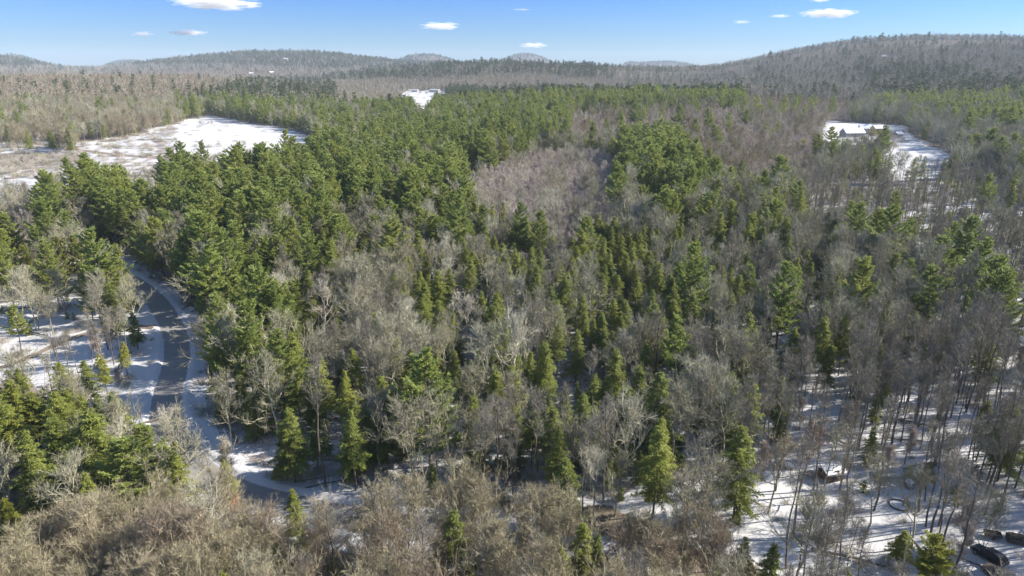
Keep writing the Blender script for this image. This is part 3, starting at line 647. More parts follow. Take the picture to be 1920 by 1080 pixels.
# ------------------------------------------------------------------ hero trees: (tip px, tip py, height, species, label, material override)
HERO = [
 (100, 443, 17, 'P', 'broad olive pine with a rounded top, left of the two behind the snowy yard', 'olive'),
 (137, 441, 17, 'P', 'rounded olive pine beside the dark wood edge, nearest the road bend', 'olive'),
 (40, 458, 16, 'P', 'low flat-topped yellowish pine at the left edge above the yard', 'olive'),
 (155, 505, 15, 'P', 'leaning green pine in front of the rounded olive pines', 'pine'),
 (402, 555, 23, 'P', 'tall feathery pine standing right beside the road curve', 'pine'),
 (454, 565, 23, 'P', 'second feathery pine beside the road, right of the curve', 'pine'),
 (514, 618, 21, 'P', 'tall pine with ragged tiers below the feathery pair by the road', 'pine'),
 (550, 592, 13, 'E', 'narrow bright hemlock behind the ragged roadside pine', 'hem'),
 (623, 602, 11, 'E', 'small bright hemlock beside the pale forked trees', 'hem'),
 (434, 490, 17, 'P', 'flat-tiered bright pine above the road bend', 'pine'),
 (574, 420, 23, 'P', 'broad pale green pine alone among bare trees', 'pine'),
 (622, 414, 15, 'E', 'very narrow hemlock right of the broad pale pine', 'hem'),
 (925, 440, 13, 'E', 'narrow hemlock below the dark twin pines at centre', 'hem'),
 (975, 380, 22, 'P', 'big dark spreading pine at the centre, taller of the twin', 'pine'),
 (1010, 393, 20, 'P', 'right-hand pine of the dark twin at centre', 'pine'),
 (905, 382, 19, 'P', 'thin half-bare pine left of the dark twin pines', 'pine'),
 (802, 500, 11, 'E', 'small yellow-green hemlock, left end of the central row', 'hem'),
 (822, 506, 17, 'E', 'tall thin bright hemlock in the central row', 'hem'),
 (843, 502, 14, 'E', 'bright hemlock beside the tall thin one', 'hem'),
 (882, 484, 18, 'E', 'tall full hemlock in the middle of the central row', 'hem'),
 (900, 545, 15, 'E', 'dense hemlock in front of the full one', 'hem'),
 (952, 495, 16, 'E', 'wide dark hemlock right of the full one', 'hem'),
 (1006, 498, 18, 'E', 'tall column-shaped hemlock at the right of the central row', 'hem'),
 (1092, 550, 14, 'E', 'pointed hemlock standing free in front of the dark stand', 'hem'),
 (1046, 605, 13, 'E', 'small bright hemlock below the pointed one', 'hem'),
 (1082, 617, 13, 'E', 'bushy hemlock right of the small bright one', 'hem'),
 (1147, 425, 14, 'E', 'bright narrow hemlock, left end of the dark stand', 'hem'),
 (1168, 440, 14, 'E', 'narrow hemlock second in the dark stand', 'hem'),
 (1202, 432, 14, 'E', 'narrow hemlock at the top of the dark stand', 'hem'),
 (1217, 470, 14, 'E', 'hemlock with a double top in the dark stand', 'hem'),
 (1175, 475, 15, 'E', 'tall slim hemlock at the middle of the dark stand', 'hem'),
 (1195, 520, 14, 'E', 'hemlock at the front of the dark stand', 'hem'),
 (1134, 495, 13, 'E', 'hemlock at the left front of the dark stand', 'hem'),
 (1160, 515, 11, 'E', 'short hemlock at the front left of the dark stand', 'hem'),
 (1308, 455, 25, 'P', 'large bright pine with long tiers at the right of the dark stand', 'pine'),
 (650, 530, 13, 'E', 'lone bright hemlock among grey crowns left of centre', 'hem'),
 (850, 655, 12, 'E', 'small slender hemlock above the big pale oaks', 'hem'),
 (804, 660, 10, 'E', 'short yellowish hemlock left of the slender one', 'hem'),
 (985, 690, 9, 'E', 'short bushy hemlock tip among pale crowns', 'hem'),
 (1135, 617, 12, 'E', 'small thin hemlock right of the bushy pair', 'hem'),
 (1475, 492, 24, 'P', 'full green pine beside a bare opening right of centre', 'pine'),
 (1498, 500, 17, 'P', 'narrower pine leaning on the full green one', 'pine'),
 (1625, 482, 23, 'P', 'bright layered pine above the striped snow', 'pine'),
 (1514, 467, 14, 'E', 'dark hemlock between the green and the layered pine', 'hem'),
 (1388, 345, 19, 'P', 'upper of two pines in the bare wood at right', 'pine'),
 (1412, 398, 19, 'P', 'lower of two pines in the bare wood at right', 'pine'),
 (1683, 358, 16, 'P', 'thin pine in front of the farm clearing', 'pine'),
 (1660, 402, 11, 'P', 'small round pine below the farm clearing', 'pine'),
 (1712, 408, 15, 'P', 'thin ragged pine right of the small round one', 'pine'),
 (1640, 445, 9, 'E', 'small twin-topped hemlock below the round pine', 'hem'),
 (1820, 402, 26, 'P', 'tallest bright pine of the slanting row at right', 'pine'),
 (1792, 414, 17, 'P', 'narrow pine left of the tallest in the slanting row', 'pine'),
 (1850, 445, 25, 'P', 'second large pine down the slanting row', 'pine'),
 (1872, 478, 24, 'P', 'third large pine down the slanting row', 'pine'),
 (1895, 500, 23, 'P', 'lowest pine of the slanting row at the right edge', 'pine'),
 (1550, 594, 17, 'E', 'tall green hemlock among grey trunks', 'hem'),
 (1590, 590, 15, 'E', 'dull hemlock right of the tall green one', 'hem'),
 (1858, 325, 20, 'P', 'dark spreading pine above the slanting row', 'pine'),
 (1820, 264, 18, 'P', 'bright pine right of the farm clearing', 'pine'),
 (1565, 264, 19, 'P', 'dark open pine in front of the farmhouse', 'pine'),
 (1340, 232, 18, 'P', 'lone dark pine on the reddish rise', 'pine'),
 (1138, 222, 20, 'P', 'dark pine at the edge of the pinkish saplings', 'pine'),
 (1112, 228, 18, 'P', 'left companion of the dark pine by the pinkish saplings', 'pine'),
 (228, 640, 9, 'E', 'small yellow spruce beside the road verge', 'yel'),
 (187, 668, 9, 'E', 'slim yellow-green spruce left of the road', 'yel'),
 (108, 680, 11, 'E', 'dark round-shouldered hemlock in the snowy yard', 'hem'),
 (156, 676, 9, 'E', 'nearly black small hemlock beside the yard', 'hem'),
 (14, 758, 13, 'E', 'big hemlock at the left edge below the yard', 'hem'),
 (52, 735, 12, 'E', 'hemlock behind the roof at lower left', 'hem'),
 (122, 730, 12, 'E', 'hemlock right of the roof at lower left', 'hem'),
 (98, 785, 14, 'E', 'wide hemlock in the lower left group', 'hem'),
 (170, 768, 18, 'E', 'tallest bright hemlock of the lower left group', 'hem'),
 (222, 818, 16, 'P', 'bluish-green pine in front of the lower left group', 'pine'),
 (262, 800, 14, 'P', 'pale green pine beside the tallest hemlock at lower left', 'pine'),
 (246, 790, 10, 'E', 'small hemlock tip beside the pale roadside tree', 'hem'),
 (324, 826, 11, 'E', 'yellow-green spruce under the pale roadside tree', 'yel'),
 (422, 866, 9, 'E', 'yellow-green spruce beside the snowy verge', 'yel'),
 (6, 935, 9, 'E', 'bright yellow spruce at the left edge', 'yel'),
 (308, 778, 11, 'B', 'pale whitish bare tree leaning over the road', 'pale'),
 (412, 828, 9, 'S', 'thin pale bare tree on the snowbank', 'pale'),
 (1048, 796, 15, 'E', 'bright hemlock alone at the front edge of the wood', 'hem'),
 (1238, 696, 18, 'E', 'bright hemlock among pale crowns right of centre', 'hem'),
 (758, 770, 10, 'E', 'small bright hemlock between two pale oaks', 'hem'),
 (703, 745, 15, 'B', 'big pale oak with wide limbs at the edge of the wood', 'twig'),
 (815, 757, 15, 'B', 'second pale oak, upright, at the edge of the wood', 'twig'),
 (870, 560, 14, 'B', 'pale forked tree in the central row of hemlocks', 'pale'),
 (600, 545, 14, 'B', 'white-limbed tree left of the small bright hemlock', 'pale'),
 (1270, 745, 15, 'B', 'grey round-crowned tree right of centre at the wood edge', 'twig'),
 (1335, 715, 16, 'B', 'wide grey tree left of the spruce on snow', 'twig'),
 (1095, 983, 12, 'E', 'pointed hemlock in the tan front thicket', 'hem'),
 (1122, 1005, 10, 'E', 'bushy hemlock close beside the pointed one in the thicket', 'hem'),
 (878, 1052, 8, 'E', 'bright low hemlock at the bottom edge', 'yel'),
 (520, 1018, 9, 'E', 'hemlock half hidden in the thicket at the bottom', 'hem'),
 (1396, 798, 17, 'E', 'slender dark spruce on the snow at lower right', 'hem'),
 (1398, 1008, 9, 'E', 'olive hemlock, left of the three at the bottom edge', 'hem'),
 (1450, 1018, 9, 'E', 'olive hemlock, right of the three at the bottom edge', 'hem'),
 (1345, 1052, 8, 'E', 'lowest olive hemlock at the bottom edge', 'hem'),
 (1762, 1003, 9, 'P', 'bright yellow young pine near the parked cars', 'yel'),
 (1458, 830, 13, 'B', 'bare tree with a rounded tan crown on the open snow', 'twigtan'),
 (1522, 806, 9, 'T', 'young beech keeping rust-brown leaves by the small shed', 'rust'),
 (1563, 812, 13, 'B', 'dark-trunked bare tree in front of the small shed', 'twig'),
 (1738, 898, 12, 'B', 'grey bare tree with upswept limbs behind the yellow pine', 'twig'),
 (1650, 870, 12, 'B', 'forked bare tree beside the ring in the snow', 'twig'),
 (1868, 935, 9, 'T', 'leaning many-stemmed bare tree beside the parked cars', 'twig'),
 (1745, 868, 5, 'E', 'dark low evergreen bush on the snowy slope', 'hem'),
 (1700, 995, 6, 'E', 'dark bush beside the bright yellow pine', 'hem'),
 (1640, 800, 8, 'E', 'thin dark hemlock on the striped snow', 'hem'),
 (1500, 745, 9, 'S', 'pale many-twigged small tree at the shadow edge', 'pale'),
 (1428, 740, 8, 'S', 'left pale small tree at the shadow edge', 'pale'),
]
hp = []
for (x, y, h, s_, lb, mt) in HERO:
    gx, gy = top_at(x, y, h); hp.append((gx, gy, h, s_, lb, mt))
HXY = np.array([(a[0], a[1]) for a in hp]); HR = np.array([{'P': 2.9, 'E': 2.2}.get(a[3], 2.6) for a in hp])

# ------------------------------------------------------------------ scatter candidates
def candidates():
    out = []
    for (d0, d1, s) in ((46, 240, 3.2), (240, 480, 3.7), (480, 1050, 5.2), (1050, 2100, 8.0), (2100, 4200, 14.), (4200, 8900, 23.)):
        um = 1.4 if d1 < 1100 else 1.12
        xs = np.arange(-um * d1, um * d1, s); ys = np.arange(d0, d1, s)
        X, Y = np.meshgrid(xs, ys); X = X + rng.uniform(-.5, .5, X.shape) * s; Y = Y + rng.uniform(-.5, .5, X.shape) * s
        k = np.abs(X) < np.maximum(um * Y, 110); X, Y = X[k], Y[k]
        out.append((X, Y, s, d1))
    return out
parts_ = []
for (X, Y, s, d1) in candidates():
    Z = T(X, Y)
    wx, wy, _ = proj(X, Y, Z + 15)
    # crown middle for lookup
    zx, zy, _ = proj(X, Y, Z + 10); bx, by, _ = proj(X, Y, Z)
    zone = np.full(len(X), -1)
    for i in range(len(ZONES) - 1, -1, -1): zone[inpoly(zx, zy, ZONES[i][1])] = i
    dens0 = {3.2: .48, 3.7: .62, 5.2: .9, 8.: 1.0, 14.: 1.0, 23.: 1.0}[s]
    dens = np.ones(len(X)); sel = np.zeros(len(X), int); hs = np.ones(len(X))
    for i in range(-1, len(ZONES)):
        z = ZONES[i] if i >= 0 else DEFAULT; k = zone == i
        if not k.any(): continue
        w = np.array([z[2].get(q, 0) for q in SP]); w = w / w.sum()
        # clustered species choice
        n = int(k.sum()); Xk, Yk = X[k], Y[k]; u = rng.random(n)
        if s >= 8: cl = .5 + .35 * wob(Xk, Yk, 170) + .35 * wob(Xk + 31, Yk + 9, 62)
        else: cl = .5 + .5 * wob(Xk + 40, Yk - 90, 38)
        con = w[0] + w[1]; cth = np.clip(con + (cl - .5) * 2.2 * con * (1 - con) * 2, 0, 1)
        if s >= 5: cth = np.clip(con * np.clip((cl - .42) * 7, 0, 1) * 1.9, 0, 1) if con < .6 else np.clip(con + (cl - .45) * .9, 0, 1)
        iscon = u < cth
        c1 = rng.random(n); sl = np.zeros(n, int)
        sl[iscon] = np.where(c1[iscon] < w[0] / max(con, 1e-6), 0, 1)
        rest = w[2:] / max(w[2:].sum(), 1e-6); cum = np.cumsum(rest)
        sl[~iscon] = 2 + np.minimum(np.searchsorted(cum, c1[~iscon]), 3) if rest.sum() > 0 else 0
        sel[k] = sl; dens[k] = z[3] * dens0; hs[k] = z[4]
    dens *= np.array([.46, .85, .6, 1.1, 1.6, 1.15])[sel] if s < 5 else np.array([.55, 1, 1, 1, 1.25, 1])[sel]
    keep = rng.random(len(X)) < dens
    for k, p in OPEN.items():
        keep &= ~inpoly(bx, by, p) | ((k == 'upper field') & inpoly(bx, by, BRUSH) & (wob(X, Y, 60) > .05))
        if k == 'house yard': keep &= ~(inpoly(zx, zy, p) & (zy < 268)) & ~(inpoly(wx, wy, p) & (wy < 262))
        if k in ('lot', 'upper field', 'parking'): keep &= (~inpoly(zx, zy, p) & ~inpoly(wx, wy, p)) | ((k == 'upper field') & inpoly(bx, by, BRUSH))
    if d1 < 500:
        D, _ = road_near(X, Y); keep &= D > np.where(np.isin(sel, [0, 2]), RW + 4.2, np.where(sel == 5, np.where(bx > 620, RW - 1.2, RW + 1.6), RW + 3))
        dh = ((X[:, None] - HXY[None, :, 0]) ** 2 + (Y[:, None] - HXY[None, :, 1]) ** 2) ** .5
        keep &= ~(dh < HR[None] * 1.15).any(1)
    # keep sight of the road open on its camera side
    rd = [(262, 555), (300, 545), (362, 600), (372, 700), (350, 800), (400, 880), (440, 905), (400, 915), (330, 850), (262, 790), (250, 700), (285, 640)]
    if d1 < 300:
        zt = Z + np.array([HT[q] for q in SP])[sel] * .7; tx, ty, _ = proj(X, Y, zt)
        st_ = [(440, 905), (600, 932), (680, 945), (680, 975), (600, 966), (440, 945)]
        keep &= ~((inpoly(tx, ty, st_) | inpoly(zx, zy, st_)) & (rng.random(len(X)) < .93))
        for q_ in ([(1528, 848), (1584, 848), (1584, 905), (1528, 905)], [(1662, 925), (1712, 925), (1712, 965), (1662, 965)], [(1690, 890), (1722, 890), (1722, 918), (1690, 918)]): keep &= ~(inpoly(tx, ty, q_) | inpoly(zx, zy, q_) | inpoly(bx, by, q_))
        keep &= ~(inpoly(tx, ty, rd) | inpoly(zx, zy, rd) | inpoly(bx, by, rd))
    if d1 < 500:
        hh = Z + np.array([HT[q] for q in SP])[sel] * hs; tx, ty, _ = proj(X, Y, hh)
        for j in range(len(hp)):
            gx, gy, h_, s_, _, _ = hp[j]; cz = float(base_T(np.array([gx]), np.array([gy]))[0])
            x0, y0, dd = proj(gx, gy, cz + h_); _, y1, _ = proj(gx, gy, cz + h_ * .35); w = h_ * (.34 if hp[j][5] == 'yel' else .17) * FPX / dd
            keep &= ~((Y < gy + 1) & (np.abs(tx - x0) < w) & (ty > y0 - 6) & (ty < y1) & (rng.random(len(X)) < .85))
            keep &= ~((Y < gy + 1) & (np.abs(tx - x0) < w * 1.3) & (ty < y0 + 8) & (by > y0) & (gy - Y < 30))
    # trees that would hide the near open snow at left / field behind are thinned through the zone table
    h = hs * np.clip(rng.normal(1, .18, len(X)), .5, 1.45)
    for a in (X, Y, Z, sel, h, zone): pass
    parts_.append(np.column_stack([X, Y, Z, sel, h, zone, np.full(len(X), d1)])[keep])
nu = 5200; Y = 95 + 340 * rng.random(nu) ** .8; X = (rng.random(nu) * 2 - 1) * Y * .85; Z = T(X, Y); zx, zy, _ = proj(X, Y, Z + 6); bx, by, _ = proj(X, Y, Z)
k = np.zeros(nu, bool)
for zn_ in ZONES:
    if zn_[0] in ('mid', 'backedge', 'cen', 'cenright', 'hemcluster', 'roadpines'): k |= inpoly(zx, zy, zn_[1])
D, _ = road_near(X, Y); k &= (D > RW + 4) & (wob(X, Y, 45) > -.12)
dh = ((X[:, None] - HXY[None, :, 0]) ** 2 + (Y[:, None] - HXY[None, :, 1]) ** 2) ** .5; k &= ~(dh < 3).any(1)
zi = [z_[0] for z_ in ZONES].index('mid')
parts_.append(np.column_stack([X, Y, Z, np.ones(nu), rng.uniform(.25, .6, nu), np.full(nu, zi), np.full(nu, 240.)])[k])
C = np.concatenate(parts_)
print("trees", len(C), "by ring", [len(p) for p in parts_], time.time() - T0)

# hero trees join the list as individuals; the rest by visibility, front to back on a coarse screen
def visibility(C):
    GW, GH = 480, 270; free = np.ones((GH, GW), np.float32); vis = np.zeros(len(C))
    order = np.argsort(C[:, 1])
    wid = np.array([5.5, 4.5, 5.5, 3.0, 2.2, 5.0]); op = np.array([.95, .97, .5, .3, .35, .55]); low = np.array([.3, .12, .3, .5, .2, .1])
    for i in order:
        X, Y, Z, s, h = C[i, :5]; s = int(s)
        if Y > 700: continue
        hh = HT[SP[s]] * h
        x0, y0, d = proj(X, Y, Z + hh); x1, y1, _ = proj(X, Y, Z + hh * low[s]); w = wid[s] * h * FPX / d / 2
        a, b = int((x0 - w) / 4), int((x0 + w) / 4) + 1; c, e = int(y0 / 4), int(y1 / 4) + 1
        if b < 0 or a >= GW or e < 0 or c >= GH: continue
        a, b, c, e = max(a, 0), min(b, GW), max(c, 0), min(e, GH)
        if a >= b or c >= e: continue
        sub = free[c:e, a:b]; vis[i] = float(sub.sum()) * op[s]; sub *= (1 - op[s] * .75)
    return vis
HC = np.array([(a[0], a[1], T1(a[0], a[1]), SP.index(a[3]), a[2] / HT[a[3]], -2, 0) for a in hp])
ALL = np.concatenate([HC, C]); vis = visibility(ALL)
print("vis", time.time() - T0)
nh = len(HC); indiv = np.zeros(len(ALL), bool); indiv[:nh] = True
for k in range(6):
    idx = np.nonzero((ALL[:, 3] == k) & ~indiv & (vis > 5.0))[0]; idx = idx[np.argsort(-vis[idx])]
    n = 290 - int((ALL[:nh, 3] == k).sum()); indiv[idx[:n]] = True

def copy_parts(name, s_, v, loc, rz, sc, mat=None):
    tk, cg = NEAR[s_][v][:2]; e = empty(name, loc, rz); e.scale = sc
    a = obj("trunk", tk, e); b = obj("crown", cg, e)
    if mat and mat != KIND[s_][3]:
        b.data = cg if False else override(cg, mat); 
        if mat in ('pale',): a.data = override(tk, mat)
    return e
_ov = {}
def override(me, mat):
    key = (me.name, mat)
    if key not in _ov:
        m2 = me.copy(); m2.materials.clear(); m2.materials.append(M[mat]); _ov[key] = m2
    return _ov[key]
LOOK = {'P': ('soft green tiered pine', 'white pines'), 'E': ('green pointed hemlock', 'hemlocks'),
        'B': ('grey leafless spreading tree', 'bare spreading trees'), 'L': ('leafless tree with slim trunk', 'slim bare trees'),
        'S': ('thin reddish leafless sapling', 'reddish saplings'), 'T': ('tan leafless bushy tree', 'tan thicket trees')}
rr_ = np.random.default_rng(5)
for i, (gx, gy, h, s_, lb, mt) in enumerate(hp):
    f = h / HT[s_]; w = f * rr_.uniform(.92, 1.1)
    if s_ == 'P': w *= .85
    tipx, tipy = HERO[i][:2]
    if tipx < 450 and tipy > 630 and s_ in 'PE' and mt != 'yel': w *= 1.45
    w = max(w, .55)
    e = copy_parts(KIND[s_][0], s_, (1, 2, 4)[i % 3] if s_ == 'P' else i % len(NEAR[s_]), (gx, gy, T1(gx, gy) - .05), rr_.uniform(0, 6.28), (w, w, f), mt)
    tag(e, lb, KIND[s_][1], LOOK[s_][1])
def sizeword(f): return 'tall' if f > 1.02 else 'short' if f < .8 else 'middle-sized'
def placeword(px, py):
    return ('far left' if px < 384 else 'left' if px < 768 else 'middle' if px < 1152 else 'right' if px < 1536 else 'far right')
for i in np.nonzero(indiv)[0]:
    if i < nh: continue
    X, Y, Z, s, h, zn, _ = ALL[i]; s_ = SP[int(s)]
    w = h * rr_.uniform(.85, 1.15)
    e = copy_parts(KIND[s_][0], s_, rr_.integers(len(NEAR[s_])), (X, Y, Z - .05), rr_.uniform(0, 6.28), (w, w, h))
    zz = ZONES[int(zn)] if zn >= 0 else DEFAULT; px, py, _ = proj(X, Y, Z + 8)
    lab = "%s %s %s, %s" % (sizeword(h), LOOK[s_][0], zz[5], placeword(px, py))
    tag(e, lab, KIND[s_][1], "%s %s" % (LOOK[s_][1], zz[5]))
rest = ALL[~indiv]
print("individuals", indiv.sum(), "rest", len(rest), time.time() - T0)
NM = {'P': ('pine_wood', 'mass of green pines filling the wood and the hills'), 'E': ('hemlock_wood', 'mass of dark hemlocks scattered through the woods'),
      'B': ('bare_wood', 'leafless grey-brown woodland covering the valley and hills'), 'L': ('slim_tree_wood', 'slim leafless trunks standing further back in the snow'),
      'S': ('sapling_stand', 'pinkish haze of thin saplings'), 'T': ('thicket', 'tan leafless thicket behind the front trees')}
for k, s_ in enumerate(SP):
    r_ = rest[rest[:, 3] == k]; Y = r_[:, 1]
    for nm, coll, m, nv, wf in (('', near_c, Y < 260, len(NEAR[s_]), 1), (' middle', mid_c, (Y >= 260) & (Y < 900), 4, 1), (' far', far_c, Y >= 900, 3, 1)):
        q = r_[m]; n = len(q)
        if not n: continue
        wj = np.where(q[:, 1] > 4200, 1.8, np.where(q[:, 1] > 2100, 1.45, np.where(q[:, 1] > 1050, 1.15, 1.0))) * rr_.uniform(.85, 1.2, n) * q[:, 4]
        if s_ in 'PE': wj = np.where(q[:, 1] > 2100, wj * .8, np.where(q[:, 1] > 500, wj * .85, wj))
        sc = np.column_stack([wj, wj, q[:, 4]])
        P = q[:, :3].copy(); P[:, 2] -= .05
        place = {'': 'between the nearest trees', ' middle': 'in the middle distance', ' far': 'in the far distance'}[nm]
        scatter(NM[s_][0], coll[s_], P, rr_.uniform(0, 6.28, n), sc, rr_.integers(0, nv, n), NM[s_][1] + ', ' + place, 'woodland')
print("scattered", time.time() - T0)

# low undergrowth: brush tufts everywhere under the near trees
def undergrowth():
    ps = []
    for i in range(4):
        r = np.random.default_rng(60 + i); g = Geo(); n = 90
        P = np.column_stack([r.normal(size=(n, 2)) * .45, np.full(n, -.05)]); D = unit(np.column_stack([r.normal(size=(n, 2)) * .6, np.full(n, 1.)]))
        g.tris(P, D, r.uniform(.5, 1.7, n), .035, r=r)
        P2 = P[:60] + D[:60] * .5; g.tris(P2, unit(D[:60] + r.normal(size=(60, 3)) * .6), .7, .03, r=r)
        ps.append([(g, M['twigred'] if i % 2 else M['twig'])])
    for i in range(2):   # fallen logs and limbs
        r = np.random.default_rng(80 + i); g = Geo(); L = 4.
        g.tube([(-L, 0, .25), (0, .2, .3), (L, 0, .2)], [.16, .13, .06], 6); n = 26
        P = np.column_stack([r.uniform(0, L, n), r.normal(size=n) * .1, np.full(n, .3)]); g.tris(P, unit(r.normal(size=(n, 3)) * [1, 1, .5] + [.6, 0, .3]), 1.4, .06, r=r)
        ps.append([(g, M['bark'])])
    for i in range(2):   # tiny evergreens
        tk, cg = hemlock(90 + i, 2.6, 1, .05, 1.3); ps.append([(tk, M['bark']), (cg, M['hem'])])
    c = proto_set("brush", ps)
    n = 15000; Y = 50 + 330 * rng.random(n) ** .8; X = (rng.random(n) * 2 - 1) * np.maximum(Y * .95, 60)
    Z = T(X, Y); bx, by, _ = proj(X, Y, Z); D, _ = road_near(X, Y)
    k = (D > RW + 2.5)
    for p in OPEN.values(): k &= ~inpoly(bx, by, p)
    k &= (wob(X, Y, 22) > -.15) | (rng.random(n) < .2)
    snowy = inpoly(bx, by, [(1380, 780), (1700, 640), (2500, 560), (2500, 1500), (1420, 1500), (1400, 960)]) | inpoly(bx, by, [(-600, 560), (290, 560), (300, 800), (-600, 800)])
    k &= ~snowy | (rng.random(n) < .35)
    X, Y, Z = X[k], Y[k], Z[k]; n = len(X); s = rng.uniform(.6, 1.5, n)
    idx = rng.choice(8, n, p=[.215, .215, .215, .215, .03, .03, .04, .04])
    for (xa, ya, m_) in ((790, 184, 110), (1640, 262, 60)):
        qx = rng.uniform(xa - 55, xa + 55, m_); qy = rng.uniform(ya - 14, ya + 18, m_); G = np.array([hit(a_, b_, base_T) for a_, b_ in zip(qx, qy)]); X = np.append(X, G[:, 0]); Y = np.append(Y, G[:, 1]); s = np.append(s, rng.uniform(2, 4, m_)); idx = np.append(idx, rng.integers(0, 4, m_))
    nf = 1500; fx = rng.uniform(-60, 600, nf); fy = rng.uniform(232, 335, nf); ok = inpoly(fx, fy, OPEN['upper field']) & (rng.random(nf) < np.where(fx < 180, .9, np.where(fx < 330, .55, .13)))
    G = np.array([hit(a_, b_, base_T) for a_, b_ in zip(fx[ok], fy[ok])]); X = np.append(X, G[:, 0]); Y = np.append(Y, G[:, 1]); Z = T(X, Y); m_ = len(G)
    s = np.append(s, rng.uniform(1.2, 3.2, m_)); idx = np.append(idx, rng.integers(0, 4, m_)); n = len(X)
    scatter("undergrowth", c, np.column_stack([X, Y, Z]), rng.uniform(0, 6.28, n), np.column_stack([s, s, s]), idx, "twiggy brush, fallen limbs and tiny evergreens on the snowy forest floor", "undergrowth")
undergrowth()

# ------------------------------------------------------------------ buildings
def windows(parent, spots, axis, w=1.0, h=1.3):
    """spots: (u, z, plane, side) on wall planes; axis 'y' wall faces -y/+y, 'x' wall faces x"""
    for (u, z, pl, sg) in spots:
        g = Geo(); f = Geo()
        if axis == 'y': g.box(u - w / 2, min(pl, pl + sg * .06), z, u + w / 2, max(pl, pl + sg * .06), z + h); f.box(u - w / 2 + .1, min(pl + sg * .062, pl + sg * .09), z + .1, u + w / 2 - .1, max(pl + sg * .062, pl + sg * .09), z + h - .1)
        else: g.box(min(pl, pl + sg * .06), u - w / 2, z, max(pl, pl + sg * .06), u + w / 2, z + h); f.box(min(pl + sg * .062, pl + sg * .09), u - w / 2 + .1, z + .1, max(pl + sg * .062, pl + sg * .09), u + w / 2 - .1, z + h - .1)
        wo = obj("window", g.mesh("window", M['white']), parent); obj("pane", f.mesh("pane", M['glass']), wo)
def gable_house(name, loc, rz, L, W, hw, hr, wall, roofm, label, cat='house', wins=3, chim=False, group=None):
    e = empty(name, loc, rz)
    g = Geo(); g.prism([(-W / 2, -1), (W / 2, -1), (W / 2, hw), (0, hw + hr), (-W / 2, hw)], -L / 2, L / 2); obj("wall", g.mesh("wall", M[wall]), e)
    g = Geo(); o = .45; t = .28; sl = hr / (W / 2)
    for s in (-1, 1):
        a = [(s * (W / 2 + o), hw - sl * o + .02), (0, hw + hr + .02), (0, hw + hr + t), (s * (W / 2 + o), hw - sl * o + t)]
        g.prism(a if s > 0 else a[::-1], -L / 2 - o, L / 2 + o)
    ro = obj("roof", g.mesh("roof", M[roofm]), e)
    if chim:
        c = Geo(); c.box(L * .2, -.4, hw + hr - .6, L * .2 + .8, .4, hw + hr + 1.4); obj("chimney", c.mesh("chimney", M['stone']), ro)
    sp_ = []
    for i in range(wins):
        u = -L / 2 + L * (i + .5) / wins
        for z in ([1.0, 3.7] if hw > 4.5 else [1.0]): sp_.append((u, z, -W / 2, -1))
    windows(e, sp_, 'y')
    sp_ = [(u, z, -L / 2, -1) for u in (-W * .22, W * .22) for z in ([1.0, 3.7] if hw > 4.5 else [1.0])]
    windows(e, sp_, 'x'); windows(e, [(a, b, L / 2, 1) for a, b, _, _ in sp_], 'x')
    d = Geo(); d.box(-.5, -W / 2 - .07, 0, .5, -W / 2 - .001, 2.1); dr = obj("door", d.mesh("door", M['dark']), e)
    tag(e, label, cat, group); return e
def at_px(px, py, dz=0):
    x, y = ground_at(px, py); return (x, y, T1(x, y) + dz)
# farm at right
x, y, z = at_px(1597, 256); gable_house("farmhouse", (x, y, z), R(8), 17, 10, 3.4, 3.6, 'grey', 'snowobj', "long low grey farm building with a broad snow-covered roof in the far clearing", 'barn', 5)
x, y, z = at_px(1622, 252); gable_house("house", (x, y + 2, z), R(-12), 9, 8, 5.2, 3, 'white', 'snowobj', "white two-storey farmhouse with snowy roof, joined between barn and yellow house", 'house', 2, True)
x, y, z = at_px(1644, 254); gable_house("house", (x, y, z), R(4), 8.5, 8, 6.2, 2.2, 'yellow', 'snowobj', "yellow two-storey house with small windows in the far clearing", 'house', 2)
x, y, z = at_px(1688, 257); gable_house("shed", (x, y + 4, z), R(30), 7, 5, 2.2, 1.6, 'grey', 'snowobj', "small low shed with snowy roof right of the yellow house", 'shed', 1)
# low left house corner
x, y, z = at_px(2, 772); gable_house("house", (x, y, z), R(58), 11, 8, 2.8, 2.8, 'brown', 'shingle', "tan-roofed house cut off by the left edge beside the snowy yard", 'house', 2)
# small shed on the snow, lower right
x, y, z = at_px(1556, 896); gable_house("shed", (x, y, z), R(14), 3.2, 2.6, 1.7, .55, 'brown', 'snowobj', "small brown shed with a thick snow roof behind the rusty beech", 'shed', 1)
# far valley buildings
def flat_hall(loc, rz, L, W, h, label, n):
    e = empty("hall", loc, rz)
    g = Geo(); g.box(-L / 2, -W / 2, -2, L / 2, W / 2, h); obj("wall", g.mesh("wall", M['white']), e)
    g = Geo(); g.box(-L / 2 - .5, -W / 2 - .5, h + .01, L / 2 + .5, W / 2 + .5, h + .8); obj("roof", g.mesh("roof", M['snowobj']), e)
    windows(e, [(-L / 2 + L * (i + .5) / n, h * .35, -W / 2, -1) for i in range(n)], 'y', L / n * .35, h * .22)
    return tag(e, label, 'hall')
for (px, py, L, W, h, lab, n) in ((1095, 164, 48, 20, 9, "long white flat-roofed hall standing alone behind the pines", 8), (930, 168, 36, 16, 8, "white flat-roofed hall partly behind pines", 6),
                                  (905, 176, 22, 12, 6, "lower white building in front of the partly hidden hall", 4), (815, 170, 22, 12, 5, "white warehouse at the back right of the snowy lot", 6), (778, 170, 14, 9, 4.5, "smaller white building at the back left of the snowy lot", 4)):
    loc = at_px(px, py + 2); f = loc[1] / 1400; flat_hall((loc[0], loc[1], loc[2]), R(rng.uniform(-14, 14)), L * f * .85, W * f, h * f * .7, lab, n)
